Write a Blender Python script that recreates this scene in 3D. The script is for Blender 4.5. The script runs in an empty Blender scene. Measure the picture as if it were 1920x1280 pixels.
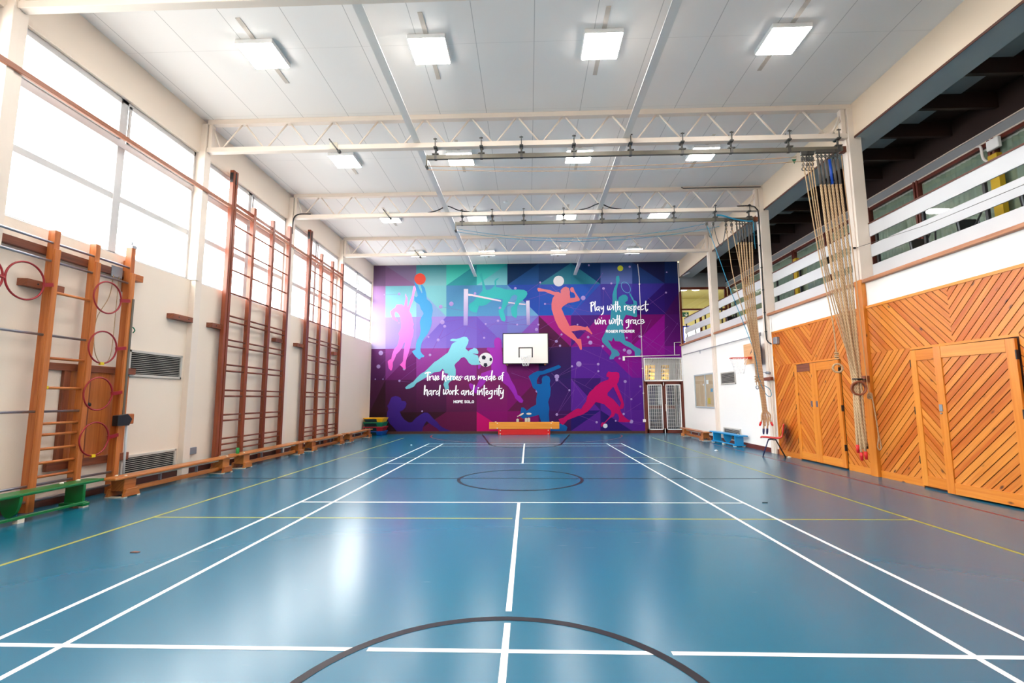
import bpy, math, random
from mathutils import Vector, Matrix
from mathutils.geometry import tessellate_polygon
random.seed(7)
C = bpy.context.scene.collection
R = math.radians
V3 = Vector

# ------------------------------------------------------------------ camera, world, exposure
cam = bpy.data.cameras.new('camera'); cam_ob = bpy.data.objects.new('camera', cam); C.objects.link(cam_ob)
cam.sensor_width = 36.0; cam.sensor_fit = 'HORIZONTAL'; cam.lens = 908.12 / 1920 * 36.0
cam.clip_start = 0.05; cam.clip_end = 200
_p, _y, _r = 0.1172, 0.0336, -0.0047
_F = V3((-math.sin(_y) * math.cos(_p), math.cos(_y) * math.cos(_p), math.sin(_p)))
_R = V3((math.cos(_y), math.sin(_y), 0)); _U = _R.cross(_F)
_R2 = _R * math.cos(_r) + _U * math.sin(_r); _U2 = -_R * math.sin(_r) + _U * math.cos(_r)
cam_ob.matrix_world = Matrix(((_R2.x, _U2.x, -_F.x, 0), (_R2.y, _U2.y, -_F.y, 0), (_R2.z, _U2.z, -_F.z, 1.4105), (0, 0, 0, 1)))
bpy.context.scene.camera = cam_ob

world = bpy.data.worlds.new('overcast_sky'); bpy.context.scene.world = world; world.use_nodes = True
SKY_STRENGTH = 4.3
_wn = world.node_tree; _bg = _wn.nodes['Background']
_tc = _wn.nodes.new('ShaderNodeTexCoord'); _sx = _wn.nodes.new('ShaderNodeSeparateXYZ'); _wn.links.new(_tc.outputs['Generated'], _sx.inputs[0])
_mr = _wn.nodes.new('ShaderNodeMapRange'); _mr.inputs[1].default_value = -0.06; _mr.inputs[2].default_value = 0.06; _wn.links.new(_sx.outputs[2], _mr.inputs[0])
_mx = _wn.nodes.new('ShaderNodeMix'); _mx.data_type = 'RGBA'; _mx.inputs[6].default_value = (0.34, 0.33, 0.32, 1); _mx.inputs[7].default_value = (1.0, 0.975, 0.95, 1)   # ground below, cloud above
_wn.links.new(_mr.outputs[0], _mx.inputs[0]); _wn.links.new(_mx.outputs[2], _bg.inputs[0]); _bg.inputs[1].default_value = SKY_STRENGTH

vs = bpy.context.scene.view_settings
vs.view_transform = 'Standard'; vs.look = 'None'; vs.gamma = 1.0; vs.use_curve_mapping = False
vs.exposure = 2.08
LAMP_STRENGTH = 13.0

# ------------------------------------------------------------------ hall dimensions (metres)
XL, XR = -6.55, 6.25            # inner faces of the side walls
YB, YF = -2.2, 19.87            # back wall, mural wall
ZC = 7.055                      # ceiling
PILLARS = [1.82, 5.45, 9.08, 12.69, 16.33]
SILL, HEAD = 3.72, 6.33

# ------------------------------------------------------------------ materials
def lin(c):
    c /= 255.0
    return c / 12.92 if c <= 0.04045 else ((c + 0.055) / 1.055) ** 2.4
def rgb(r, g, b): return (lin(r), lin(g), lin(b), 1)
def rgb3(c): return tuple(lin(k) for k in c)
def nd(nt, t, **kw):
    n = nt.nodes.new(t)
    for k, v in kw.items(): setattr(n, k, v)
    return n
def base(name):
    m = bpy.data.materials.new(name); m.use_nodes = True
    nt = m.node_tree; b = nt.nodes['Principled BSDF']
    return m, nt, b
def paint(name, col, rough=0.6, var=0.06, scale=3.0, bump=0.0, metal=0.0, bscale=120.0, spec=None):
    """plain finish with a faint uneven tone and, if asked, a fine bump"""
    m, nt, b = base(name)
    tc = nd(nt, 'ShaderNodeTexCoord'); nz = nd(nt, 'ShaderNodeTexNoise'); nz.inputs['Scale'].default_value = scale; nz.inputs['Detail'].default_value = 4
    nt.links.new(tc.outputs['Object'], nz.inputs['Vector'])
    mx = nd(nt, 'ShaderNodeMix', data_type='RGBA'); c = rgb(*col)
    mx.inputs[6].default_value = tuple(x * (1 - var) for x in c[:3]) + (1,)
    mx.inputs[7].default_value = tuple(min(1, x * (1 + var)) for x in c[:3]) + (1,)
    nt.links.new(nz.outputs['Fac'], mx.inputs[0]); nt.links.new(mx.outputs[2], b.inputs['Base Color'])
    b.inputs['Roughness'].default_value = rough; b.inputs['Metallic'].default_value = metal
    if spec is not None: b.inputs['Specular IOR Level'].default_value = spec
    if bump:
        n2 = nd(nt, 'ShaderNodeTexNoise'); n2.inputs['Scale'].default_value = bscale
        nt.links.new(tc.outputs['Object'], n2.inputs['Vector'])
        bp = nd(nt, 'ShaderNodeBump'); bp.inputs['Strength'].default_value = bump; bp.inputs['Distance'].default_value = 0.004
        nt.links.new(n2.outputs['Fac'], bp.inputs['Height']); nt.links.new(bp.outputs[0], b.inputs['Normal'])
    return m
def wood(name, light, dark, rough=0.4, knots=False, tone=0.35, gscale=(1.1, 26.0)):
    """grain along the piece (UV u), tone per piece (face attribute 'tone')"""
    m, nt, b = base(name)
    uv = nd(nt, 'ShaderNodeUVMap'); mp = nd(nt, 'ShaderNodeMapping'); mp.inputs['Scale'].default_value = (gscale[0], gscale[1], 1)
    nt.links.new(uv.outputs[0], mp.inputs['Vector'])
    nz = nd(nt, 'ShaderNodeTexNoise'); nz.inputs['Scale'].default_value = 1.0; nz.inputs['Detail'].default_value = 6; nz.inputs['Roughness'].default_value = 0.6; nz.inputs['Distortion'].default_value = 0.6
    nt.links.new(mp.outputs[0], nz.inputs['Vector'])
    at = nd(nt, 'ShaderNodeAttribute'); at.attribute_name = 'tone'
    ad = nd(nt, 'ShaderNodeMath', operation='MULTIPLY_ADD'); ad.inputs[1].default_value = tone; ad.inputs[2].default_value = -tone / 2
    nt.links.new(at.outputs['Fac'], ad.inputs[0])
    sm = nd(nt, 'ShaderNodeMath', operation='ADD'); nt.links.new(nz.outputs['Fac'], sm.inputs[0]); nt.links.new(ad.outputs[0], sm.inputs[1])
    rp = nd(nt, 'ShaderNodeMapRange'); rp.inputs[1].default_value = 0.25; rp.inputs[2].default_value = 0.75
    nt.links.new(sm.outputs[0], rp.inputs[0])
    mx = nd(nt, 'ShaderNodeMix', data_type='RGBA'); mx.inputs[6].default_value = rgb(*dark); mx.inputs[7].default_value = rgb(*light)
    nt.links.new(rp.outputs[0], mx.inputs[0]); out = mx.outputs[2]
    if knots:
        m2 = nd(nt, 'ShaderNodeMapping'); m2.inputs['Scale'].default_value = (2.6, 6.0, 1); nt.links.new(uv.outputs[0], m2.inputs['Vector'])
        vo = nd(nt, 'ShaderNodeTexVoronoi'); vo.inputs['Scale'].default_value = 1.0; nt.links.new(m2.outputs[0], vo.inputs['Vector'])
        kr = nd(nt, 'ShaderNodeMapRange'); kr.inputs[1].default_value = 0.05; kr.inputs[2].default_value = 0.13; nt.links.new(vo.outputs['Distance'], kr.inputs[0])
        k2 = nd(nt, 'ShaderNodeMix', data_type='RGBA'); k2.inputs[6].default_value = rgb(84, 40, 18); nt.links.new(kr.outputs[0], k2.inputs[0]); nt.links.new(out, k2.inputs[7]); out = k2.outputs[2]
    nt.links.new(out, b.inputs['Base Color']); b.inputs['Roughness'].default_value = rough
    return m
def emit(name, col, s):
    m, nt, b = base(name)
    b.inputs['Base Color'].default_value = rgb(*col); b.inputs['Emission Color'].default_value = rgb(*col); b.inputs['Emission Strength'].default_value = s
    return m
def glass_mat(name, tint=(0.96, 0.98, 0.98), refl=0.06, rough=0.03):
    m, nt, b = base(name); nt.nodes.remove(b)
    tr = nd(nt, 'ShaderNodeBsdfTransparent'); tr.inputs[0].default_value = tint + (1,)
    gl = nd(nt, 'ShaderNodeBsdfGlossy'); gl.inputs['Roughness'].default_value = rough
    mx = nd(nt, 'ShaderNodeMixShader'); mx.inputs[0].default_value = refl
    nt.links.new(tr.outputs[0], mx.inputs[1]); nt.links.new(gl.outputs[0], mx.inputs[2]); nt.links.new(mx.outputs[0], nt.nodes['Material Output'].inputs[0])
    return m
def seam_ceiling():
    m, nt, b = base('ceiling_board')
    tc = nd(nt, 'ShaderNodeTexCoord'); sp = nd(nt, 'ShaderNodeSeparateXYZ'); nt.links.new(tc.outputs['Object'], sp.inputs[0])
    def lines(out, period, off, w):
        a = nd(nt, 'ShaderNodeMath', operation='ADD'); a.inputs[1].default_value = off; nt.links.new(out, a.inputs[0])
        d = nd(nt, 'ShaderNodeMath', operation='DIVIDE'); d.inputs[1].default_value = period; nt.links.new(a.outputs[0], d.inputs[0])
        f = nd(nt, 'ShaderNodeMath', operation='FRACT'); nt.links.new(d.outputs[0], f.inputs[0])
        l = nd(nt, 'ShaderNodeMath', operation='LESS_THAN'); l.inputs[1].default_value = w / period; nt.links.new(f.outputs[0], l.inputs[0])
        return l.outputs[0]
    la = lines(sp.outputs[0], 0.925, 100 * 0.925 - 0.13, 0.011); lb = lines(sp.outputs[1], 1.815, 100 * 1.815 + 0.15, 0.008)
    m1 = nd(nt, 'ShaderNodeMath', operation='MULTIPLY'); m1.inputs[1].default_value = 0.45; nt.links.new(la, m1.inputs[0])
    m2 = nd(nt, 'ShaderNodeMath', operation='MULTIPLY'); m2.inputs[1].default_value = 0.18; nt.links.new(lb, m2.inputs[0])
    mm = nd(nt, 'ShaderNodeMath', operation='MAXIMUM'); nt.links.new(m1.outputs[0], mm.inputs[0]); nt.links.new(m2.outputs[0], mm.inputs[1])
    nz = nd(nt, 'ShaderNodeTexNoise'); nz.inputs['Scale'].default_value = 0.5; nt.links.new(tc.outputs['Object'], nz.inputs['Vector'])
    c0 = nd(nt, 'ShaderNodeMix', data_type='RGBA'); c0.inputs[6].default_value = rgb(236, 231, 226); c0.inputs[7].default_value = rgb(242, 238, 234); nt.links.new(nz.outputs['Fac'], c0.inputs[0])
    c1 = nd(nt, 'ShaderNodeMix', data_type='RGBA'); c1.inputs[7].default_value = rgb(90, 84, 80); nt.links.new(c0.outputs[2], c1.inputs[6]); nt.links.new(mm.outputs[0], c1.inputs[0])
    nt.links.new(c1.outputs[2], b.inputs['Base Color']); b.inputs['Roughness'].default_value = 0.7
    return m
def floor_mat():
    m, nt, b = base('floor_vinyl')
    tc = nd(nt, 'ShaderNodeTexCoord')
    nz = nd(nt, 'ShaderNodeTexNoise'); nz.inputs['Scale'].default_value = 0.7; nz.inputs['Detail'].default_value = 1; nt.links.new(tc.outputs['Object'], nz.inputs['Vector'])
    c0 = nd(nt, 'ShaderNodeMix', data_type='RGBA'); c0.inputs[6].default_value = rgb(*FLOOR_A); c0.inputs[7].default_value = rgb(*FLOOR_B); nt.links.new(nz.outputs['Fac'], c0.inputs[0])
    # pale scuffs: thin stretched streaks in two directions
    out = c0.outputs[2]
    for ang, sc, th in ((0.5, (1.6, 40, 1), 0.775), (-0.9, (2.1, 46, 1), 0.785), (0.1, (1.2, 60, 1), 0.78)):
        mp = nd(nt, 'ShaderNodeMapping'); mp.inputs['Rotation'].default_value = (0, 0, ang); mp.inputs['Scale'].default_value = sc; nt.links.new(tc.outputs['Object'], mp.inputs['Vector'])
        n = nd(nt, 'ShaderNodeTexNoise'); n.inputs['Scale'].default_value = 1.0; n.inputs['Detail'].default_value = 2; nt.links.new(mp.outputs[0], n.inputs['Vector'])
        r = nd(nt, 'ShaderNodeMapRange'); r.inputs[1].default_value = th; r.inputs[2].default_value = th + 0.04; r.inputs[4].default_value = 0.5; nt.links.new(n.outputs['Fac'], r.inputs[0])
        x = nd(nt, 'ShaderNodeMix', data_type='RGBA'); x.inputs[7].default_value = rgb(170, 195, 205); nt.links.new(r.outputs[0], x.inputs[0]); nt.links.new(out, x.inputs[6]); out = x.outputs[2]
    nt.links.new(out, b.inputs['Base Color'])
    n3 = nd(nt, 'ShaderNodeTexNoise'); n3.inputs['Scale'].default_value = 0.8; n3.inputs['Detail'].default_value = 2; nt.links.new(tc.outputs['Object'], n3.inputs['Vector'])
    rr = nd(nt, 'ShaderNodeMapRange'); rr.inputs[3].default_value = FLOOR_R0; rr.inputs[4].default_value = FLOOR_R1; nt.links.new(n3.outputs['Fac'], rr.inputs[0]); nt.links.new(rr.outputs[0], b.inputs['Roughness'])
    b.inputs['IOR'].default_value = 1.5
    return m
FLOOR_A, FLOOR_B, FLOOR_R0, FLOOR_R1 = (14, 92, 120), (18, 98, 127), 0.21, 0.265
M = {}
M['floor'] = floor_mat(); M['ceiling'] = seam_ceiling()
M['line_white'] = paint('line_white', (232, 232, 228), 0.4, 0.03); M['line_yellow'] = paint('line_yellow', (158, 150, 62), 0.4, 0.05, spec=0.3)
M['line_dark'] = paint('line_dark', (20, 13, 24), 0.4, 0.05, spec=0.2); M['line_red'] = paint('line_red', (136, 34, 36), 0.4, 0.05, spec=0.3)
M['cream'] = paint('cream_wall', (234, 219, 202), 0.65, 0.025, 1.2, 0.25, bscale=60)
M['white_wall'] = paint('white_wall', (238, 234, 230), 0.6, 0.02, 1.2, 0.2, bscale=60)
M['steel_cream'] = paint('cream_steel', (230, 216, 202), 0.45, 0.03, 4)
M['fascia'] = paint('fascia_cream', (232, 212, 188), 0.6, 0.02, 1.2)
M['strip_tan'] = paint('strip_tan', (196, 184, 172), 0.5, 0.03)
M['rail_wood'] = wood('rail_wood', (180, 122, 92), (142, 84, 60), 0.5, False, 0.2)
M['lobby_lamp'] = emit('lobby_lamp', (255, 250, 235), 2.5)
M['white'] = paint('white_gloss', (238, 238, 238), 0.4, 0.02)
M['plank_white'] = paint('plank_white', (196, 196, 199), 0.45, 0.02)
M['tube_white'] = paint('white_tube', (226, 222, 216), 0.4, 0.03)
M['skirting'] = paint('brown_skirting', (70, 34, 24), 0.45, 0.1, 6)
M['brown_trim'] = paint('brown_trim', (88, 44, 30), 0.5, 0.1, 6)
M['dark_beam'] = paint('dark_beam', (46, 26, 20), 0.6, 0.15, 6)
M['gallery_panel'] = paint('grey_panel', (150, 152, 156), 0.7, 0.05)
M['soffit'] = paint('soffit_grey', (176, 184, 190), 0.6, 0.05)
M['pine'] = wood('varnished_pine', (216, 136, 52), (184, 90, 20), 0.33, True, 0.42)
M['pine_frame'] = wood('pine_frame', (222, 144, 54), (202, 112, 26), 0.33, True, 0.25)
M['groove'] = paint('board_groove', (62, 24, 6), 0.7, 0.1)
M['mahogany'] = wood('mahogany', (146, 72, 42), (98, 40, 22), 0.36, False, 0.3)
M['oak_orange'] = wood('orange_beech', (206, 126, 64), (166, 86, 36), 0.36, False, 0.3)
M['bench_wood'] = wood('bench_beech', (198, 126, 62), (158, 84, 34), 0.33, False, 0.35)
M['block_wood'] = wood('block_wood', (150, 84, 54), (104, 52, 34), 0.5, False, 0.3)
M['ledge_wood'] = wood('ledge_wood', (186, 128, 92), (146, 88, 58), 0.5, False, 0.2)
M['orange_seat'] = wood('orange_seat', (238, 160, 58), (216, 132, 34), 0.35, False, 0.2)
M['ply'] = wood('ply_board', (226, 176, 128), (206, 152, 104), 0.5, False, 0.2)
M['steel'] = paint('dull_steel', (170, 174, 182), 0.3, 0.05, metal=0.9)
M['grey_metal'] = paint('grey_metal', (150, 154, 162), 0.4, 0.05, metal=0.5)
M['rail'] = paint('olive_rail', (112, 106, 94), 0.45, 0.12, 3, metal=0.3)
M['hanger'] = paint('hanger_iron', (84, 82, 78), 0.5, 0.15, 8, metal=0.3)
M['black'] = paint('black_plastic', (26, 26, 30), 0.45, 0.1); M['dark_void'] = paint('dark_void', (18, 16, 16), 0.9, 0.1)
M['hoop_red'] = paint('hoop_red', (150, 26, 34), 0.35, 0.05); M['chair_red'] = paint('chair_red', (214, 44, 44), 0.35, 0.04)
M['navy'] = paint('navy_steel', (34, 34, 84), 0.35, 0.05); M['green'] = paint('green_gloss', (14, 112, 52), 0.3, 0.05)
M['blue'] = paint('blue_gloss', (20, 146, 206), 0.3, 0.05); M['red_board'] = paint('red_board', (204, 14, 22), 0.35, 0.05)
M['pad'] = paint('pale_rubber', (226, 218, 200), 0.6, 0.05); M['rope'] = None
M['yellow'] = paint('yellow_plastic', (252, 186, 12), 0.4, 0.04); M['step_green'] = paint('green_plastic', (0, 122, 86), 0.4, 0.04)
M['step_red'] = paint('red_plastic', (176, 24, 40), 0.4, 0.04); M['step_blue'] = paint('blue_plastic', (6, 74, 164), 0.4, 0.04); M['step_shade'] = paint('step_front_shade', (10, 42, 46), 0.5, 0.05)
M['grille'] = paint('vent_slat', (198, 192, 184), 0.45, 0.04); M['vent_dark'] = paint('vent_dark', (16, 16, 18), 0.8, 0.05)
M['window_white'] = paint('window_white', (196, 193, 192), 0.4, 0.02)
M['glass'] = glass_mat('window_glass'); M['glass_dark'] = glass_mat('gallery_glass', (0.93, 0.96, 0.95), 0.10, 0.04)
M['lamp'] = emit('lamp_diffuser', (255, 252, 248), LAMP_STRENGTH)
M['curtain'] = paint('curtain_green', (150, 164, 146), 0.8, 0.12, 9); M['cork'] = paint('cork', (196, 168, 138), 0.8, 0.08, 30)
M['paper'] = paint('paper_white', (232, 236, 240), 0.7, 0.03); M['paper_blue'] = paint('paper_blue', (88, 140, 176), 0.7, 0.05); M['paper_yellow'] = paint('paper_yellow', (206, 178, 60), 0.7, 0.05)
M['cyan'] = paint('cyan_cord', (38, 142, 178), 0.6, 0.06); M['tan_cord'] = paint('tan_cord', (190, 150, 110), 0.7, 0.06)
M['blue_sleeve'] = paint('blue_sleeve', (10, 70, 176), 0.4, 0.05); M['sleeve'] = paint('grey_sleeve', (92, 84, 78), 0.6, 0.15, 12)
M['red_tip'] = paint('red_rope_end', (206, 30, 34), 0.5, 0.05); M['tape'] = paint('dark_tape', (44, 44, 54), 0.6, 0.1)
M['net'] = paint('net_white', (240, 240, 242), 0.7, 0.02); M['board_white'] = paint('board_white', (236, 228, 220), 0.45, 0.02)
M['line_black'] = paint('board_black', (34, 30, 36), 0.5, 0.1); M['hoop_orange'] = paint('hoop_orange', (214, 62, 34), 0.4, 0.05)
M['door_brown'] = paint('door_brown', (104, 42, 28), 0.4, 0.08, 5); M['conduit'] = paint('conduit_white', (232, 226, 222), 0.4, 0.02)
M['yellow_wall'] = paint('yellow_wall', (206, 196, 132), 0.7, 0.03); M['stair_yellow'] = paint('stair_yellow', (244, 196, 78), 0.5, 0.03)
M['mustard'] = paint('mustard', (196, 160, 20), 0.6, 0.05)
M['exit_green'] = paint('exit_green', (20, 92, 62), 0.5, 0.03); M['can_green'] = paint('can_green', (30, 146, 72), 0.3, 0.05)
M['yellow_tape'] = paint('yellow_tape', (226, 196, 20), 0.5, 0.05)
def rope_mat():
    m, nt, b = base('twisted_rope')
    uv = nd(nt, 'ShaderNodeUVMap'); mp = nd(nt, 'ShaderNodeMapping'); mp.inputs['Scale'].default_value = (1, 1, 1); nt.links.new(uv.outputs[0], mp.inputs[0])
    wv = nd(nt, 'ShaderNodeTexWave'); wv.bands_direction = 'DIAGONAL'; wv.inputs['Scale'].default_value = 9.0; wv.inputs['Distortion'].default_value = 0.4; nt.links.new(mp.outputs[0], wv.inputs['Vector'])
    mx = nd(nt, 'ShaderNodeMix', data_type='RGBA'); mx.inputs[6].default_value = rgb(152, 112, 76); mx.inputs[7].default_value = rgb(226, 196, 156)
    nt.links.new(wv.outputs['Fac'], mx.inputs[0]); nt.links.new(mx.outputs[2], b.inputs['Base Color'])
    bp = nd(nt, 'ShaderNodeBump'); bp.inputs['Strength'].default_value = 0.6; bp.inputs['Distance'].default_value = 0.006
    nt.links.new(wv.outputs['Fac'], bp.inputs['Height']); nt.links.new(bp.outputs[0], b.inputs['Normal']); b.inputs['Roughness'].default_value = 0.85
    return m
M['rope'] = rope_mat()
def vcol_mat(name, rough=0.5):
    m, nt, b = base(name); at = nd(nt, 'ShaderNodeAttribute'); at.attribute_name = 'Col'
    tc = nd(nt, 'ShaderNodeTexCoord'); nz = nd(nt, 'ShaderNodeTexNoise'); nz.inputs['Scale'].default_value = 40; nt.links.new(tc.outputs['Object'], nz.inputs['Vector'])
    mr = nd(nt, 'ShaderNodeMapRange'); mr.inputs[3].default_value = 0.74; mr.inputs[4].default_value = 0.86; nt.links.new(nz.outputs['Fac'], mr.inputs[0])
    mu = nd(nt, 'ShaderNodeVectorMath', operation='MULTIPLY'); cb = nd(nt, 'ShaderNodeCombineXYZ')
    for i in range(3): nt.links.new(mr.outputs[0], cb.inputs[i])
    nt.links.new(at.outputs['Color'], mu.inputs[0]); nt.links.new(cb.outputs[0], mu.inputs[1]); nt.links.new(mu.outputs[0], b.inputs['Base Color'])
    b.inputs['Roughness'].default_value = rough; b.inputs['Specular IOR Level'].default_value = 0.15
    return m
def stain_mat():
    m, nt, b = base('dark_scuff_stain'); b.inputs['Base Color'].default_value = rgb(46, 20, 10); b.inputs['Roughness'].default_value = 0.5
    tc = nd(nt, 'ShaderNodeTexCoord'); mp = nd(nt, 'ShaderNodeMapping'); mp.inputs['Scale'].default_value = (1, 4.2, 2.6); nt.links.new(tc.outputs['Object'], mp.inputs[0])
    ln = nd(nt, 'ShaderNodeVectorMath', operation='LENGTH'); nt.links.new(mp.outputs[0], ln.inputs[0])
    nz = nd(nt, 'ShaderNodeTexNoise'); nz.inputs['Scale'].default_value = 9; nt.links.new(tc.outputs['Object'], nz.inputs['Vector'])
    ad = nd(nt, 'ShaderNodeMath', operation='ADD'); nt.links.new(ln.outputs['Value'], ad.inputs[0]); nt.links.new(nz.outputs['Fac'], ad.inputs[1])
    mr = nd(nt, 'ShaderNodeMapRange'); mr.inputs[1].default_value = 0.55; mr.inputs[2].default_value = 1.35; mr.inputs[3].default_value = 0.8; mr.inputs[4].default_value = 0.0; nt.links.new(ad.outputs[0], mr.inputs[0])
    nt.links.new(mr.outputs[0], b.inputs['Alpha']); return m
M['stain'] = stain_mat()
M['mural'] = vcol_mat('mural_print', 0.55); M['letters'] = paint('letter_white', (246, 246, 250), 0.5, 0.01)

# ------------------------------------------------------------------ mesh builder
def orth(d):
    d = V3(d).normalized(); a = V3((0, 0, 1)) if abs(d.z) < 0.9 else V3((1, 0, 0))
    u = d.cross(a).normalized(); return u, d.cross(u).normalized()
class MB:
    def __init__(s): s.v = []; s.f = []; s.uv = []; s.tone = []; s.mi = []; s.sm = []; s.col = []
    def raw(s, vs, fs, axis=None, mi=0, smooth=False, tone=None, uvs=None, cols=None):
        n = len(s.v); s.v += [V3(p) for p in vs]; t = random.random() if tone is None else tone
        if axis is None:
            ex = [max(p[i] for p in vs) - min(p[i] for p in vs) for i in range(3)]
            k = ex.index(max(ex)); axis = V3([1.0 if i == k else 0.0 for i in range(3)])
        a = V3(axis).normalized(); u, w = orth(a); o1, o2 = random.random() * 40, random.random() * 40
        for k, f in enumerate(fs):
            s.f.append([i + n for i in f]); s.tone.append(t); s.mi.append(mi); s.sm.append(smooth)
            if uvs: s.uv += [uvs[k][j] for j in range(len(f))]
            else: s.uv += [(V3(vs[i]).dot(a) + o1, V3(vs[i]).dot(u) + V3(vs[i]).dot(w) + o2) for i in f]
            if cols: s.col += [cols[i] for i in f]
        return s
    def box(s, x0, x1, y0, y1, z0, z1, mi=0, mat=None, axis=None, tone=None):
        x0, x1 = min(x0, x1), max(x0, x1); y0, y1 = min(y0, y1), max(y0, y1); z0, z1 = min(z0, z1), max(z0, z1)
        vs = [V3(p) for p in ((x0, y0, z0), (x1, y0, z0), (x1, y1, z0), (x0, y1, z0), (x0, y0, z1), (x1, y0, z1), (x1, y1, z1), (x0, y1, z1))]
        if mat is not None:
            vs = [mat @ p for p in vs]
            if axis is None:
                ex = (x1 - x0, y1 - y0, z1 - z0); k = ex.index(max(ex)); axis = mat.to_3x3() @ V3([1.0 if i == k else 0.0 for i in range(3)])
        return s.raw(vs, [(0, 3, 2, 1), (4, 5, 6, 7), (0, 1, 5, 4), (1, 2, 6, 5), (2, 3, 7, 6), (3, 0, 4, 7)], axis, mi, tone=tone)
    def bar(s, p0, p1, w, h, mi=0, up=None):
        """square bar from p0 to p1; w along the side vector, h along the up vector"""
        p0, p1 = V3(p0), V3(p1); d = (p1 - p0).normalized()
        upv = V3(up) if up is not None else (V3((0, 0, 1)) if abs(d.z) < 0.9 else V3((0, 1, 0)))
        u = d.cross(upv).normalized(); v = u.cross(d).normalized()
        vs = [p + u * (a * w / 2) + v * (b * h / 2) for p in (p0, p1) for a, b in ((-1, -1), (1, -1), (1, 1), (-1, 1))]
        return s.raw(vs, [(0, 3, 2, 1), (4, 5, 6, 7), (0, 1, 5, 4), (1, 2, 6, 5), (2, 3, 7, 6), (3, 0, 4, 7)], d, mi)
    def tube(s, pts, r, seg=8, mi=0, closed=False, cap=True):
        pts = [V3(p) for p in pts]; n = len(pts); rs = r if isinstance(r, (list, tuple)) else [r] * n
        vs = []; u = None; L = [0.0]
        for i in range(1, n): L.append(L[-1] + (pts[i] - pts[i - 1]).length)
        for i in range(n):
            a = pts[(i - 1) % n] if (closed or i > 0) else pts[i]; b = pts[(i + 1) % n] if (closed or i < n - 1) else pts[i]
            d = (b - a).normalized()
            if u is None: u = orth(d)[0]
            u = (u - d * u.dot(d)); u = u.normalized() if u.length > 1e-6 else orth(d)[0]
            w = d.cross(u)
            for k in range(seg):
                t = 2 * math.pi * k / seg; vs.append(pts[i] + (u * math.cos(t) + w * math.sin(t)) * rs[i])
        fs = []; uvs = []
        for i in range(n if closed else n - 1):
            j = (i + 1) % n; li = L[i]; lj = L[j] if j else L[i] + (pts[0] - pts[i]).length
            for k in range(seg):
                k2 = (k + 1) % seg; fs.append((i * seg + k, i * seg + k2, j * seg + k2, j * seg + k))
                uvs.append(((li, 0.06 * k), (li, 0.06 * (k + 1)), (lj, 0.06 * (k + 1)), (lj, 0.06 * k)))
        if cap and not closed:
            fs.append(tuple(range(seg - 1, -1, -1))); uvs.append([(0, 0)] * seg)
            fs.append(tuple(range((n - 1) * seg, n * seg))); uvs.append([(L[-1], 0)] * seg)
        return s.raw(vs, fs, None, mi, True, None, uvs)
    def cyl(s, p0, p1, r, seg=12, mi=0, r2=None): return s.tube([p0, p1], [r, r if r2 is None else r2], seg, mi)
    def prism(s, poly, d, mi=0, axis=None, tone=None):
        """convex or concave planar polygon (3-D points) pushed along d"""
        poly = [V3(p) for p in poly]; n = len(poly); d = V3(d)
        vs = poly + [p + d for p in poly]
        fs = [tuple(range(n - 1, -1, -1)), tuple(range(n, 2 * n))] + [(i, (i + 1) % n, n + (i + 1) % n, n + i) for i in range(n)]
        return s.raw(vs, fs, axis, mi, tone=tone)
    def sheet(s, poly, mi=0): return s.raw(poly, [tuple(range(len(poly)))], None, mi)
    def torus(s, c, axis, R_, r, n=40, seg=8, mi=0):
        u, w = orth(axis); c = V3(c)
        return s.tube([c + (u * math.cos(t) + w * math.sin(t)) * R_ for t in [2 * math.pi * i / n for i in range(n)]], r, seg, mi, True)
    def lathe(s, c, prof, axis=(0, 0, 1), seg=20, mi=0):
        a = V3(axis).normalized(); u, w = orth(a); c = V3(c); n = len(prof)
        vs = [c + a * z + (u * math.cos(2 * math.pi * k / seg) + w * math.sin(2 * math.pi * k / seg)) * r for r, z in prof for k in range(seg)]
        fs = [(i * seg + k, i * seg + (k + 1) % seg, (i + 1) * seg + (k + 1) % seg, (i + 1) * seg + k) for i in range(n - 1) for k in range(seg)]
        fs += [tuple(range(seg - 1, -1, -1)), tuple(range((n - 1) * seg, n * seg))]
        return s.raw(vs, fs, None, mi, True)
    def build(s, name, mats, parent=None, label=None, bevel=0.0, origin=None, seg=1, local=False):
        if not isinstance(mats, (list, tuple)): mats = [mats]
        if parent is not None and local: o = V3((0, 0, 0))
        elif parent is not None:
            o = parent.location.copy(); g = parent.parent
            while g is not None: o += g.location; g = g.parent
        else:
            o = V3(origin) if origin is not None else V3((0, 0, 0))
        me = bpy.data.meshes.new(name); me.from_pydata([p - o for p in s.v], [], s.f)
        for m in mats: me.materials.append(m)
        ul = me.uv_layers.new(name='UVMap'); ul.data.foreach_set('uv', [c for t in s.uv for c in t])
        at = me.attributes.new('tone', 'FLOAT', 'FACE'); at.data.foreach_set('value', s.tone)
        me.polygons.foreach_set('material_index', s.mi); me.polygons.foreach_set('use_smooth', s.sm)
        if s.col:
            ca = me.color_attributes.new('Col', 'FLOAT_COLOR', 'CORNER'); ca.data.foreach_set('color', [c for t in s.col for c in (t[0], t[1], t[2], 1.0)])
        me.update()
        ob = bpy.data.objects.new(name, me); C.objects.link(ob)
        if parent is not None: ob.parent = parent
        else: ob.location = o
        if label: ob['label'] = label
        if bevel:
            b = ob.modifiers.new('edge', 'BEVEL'); b.width = bevel; b.segments = seg; b.limit_method = 'ANGLE'; b.angle_limit = R(40)
        return ob
def tag(o, label, cat, group=None):
    o['label'] = label; o['category'] = cat
    if group: o['group'] = group
    return o
def struct(o): o['kind'] = 'structure'; return o
def thing(name, label, cat, loc=(0, 0, 0), group=None):
    o = bpy.data.objects.new(name, None); o.empty_display_size = 0.1; C.objects.link(o); o.location = loc
    return tag(o, label, cat, group)
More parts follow.
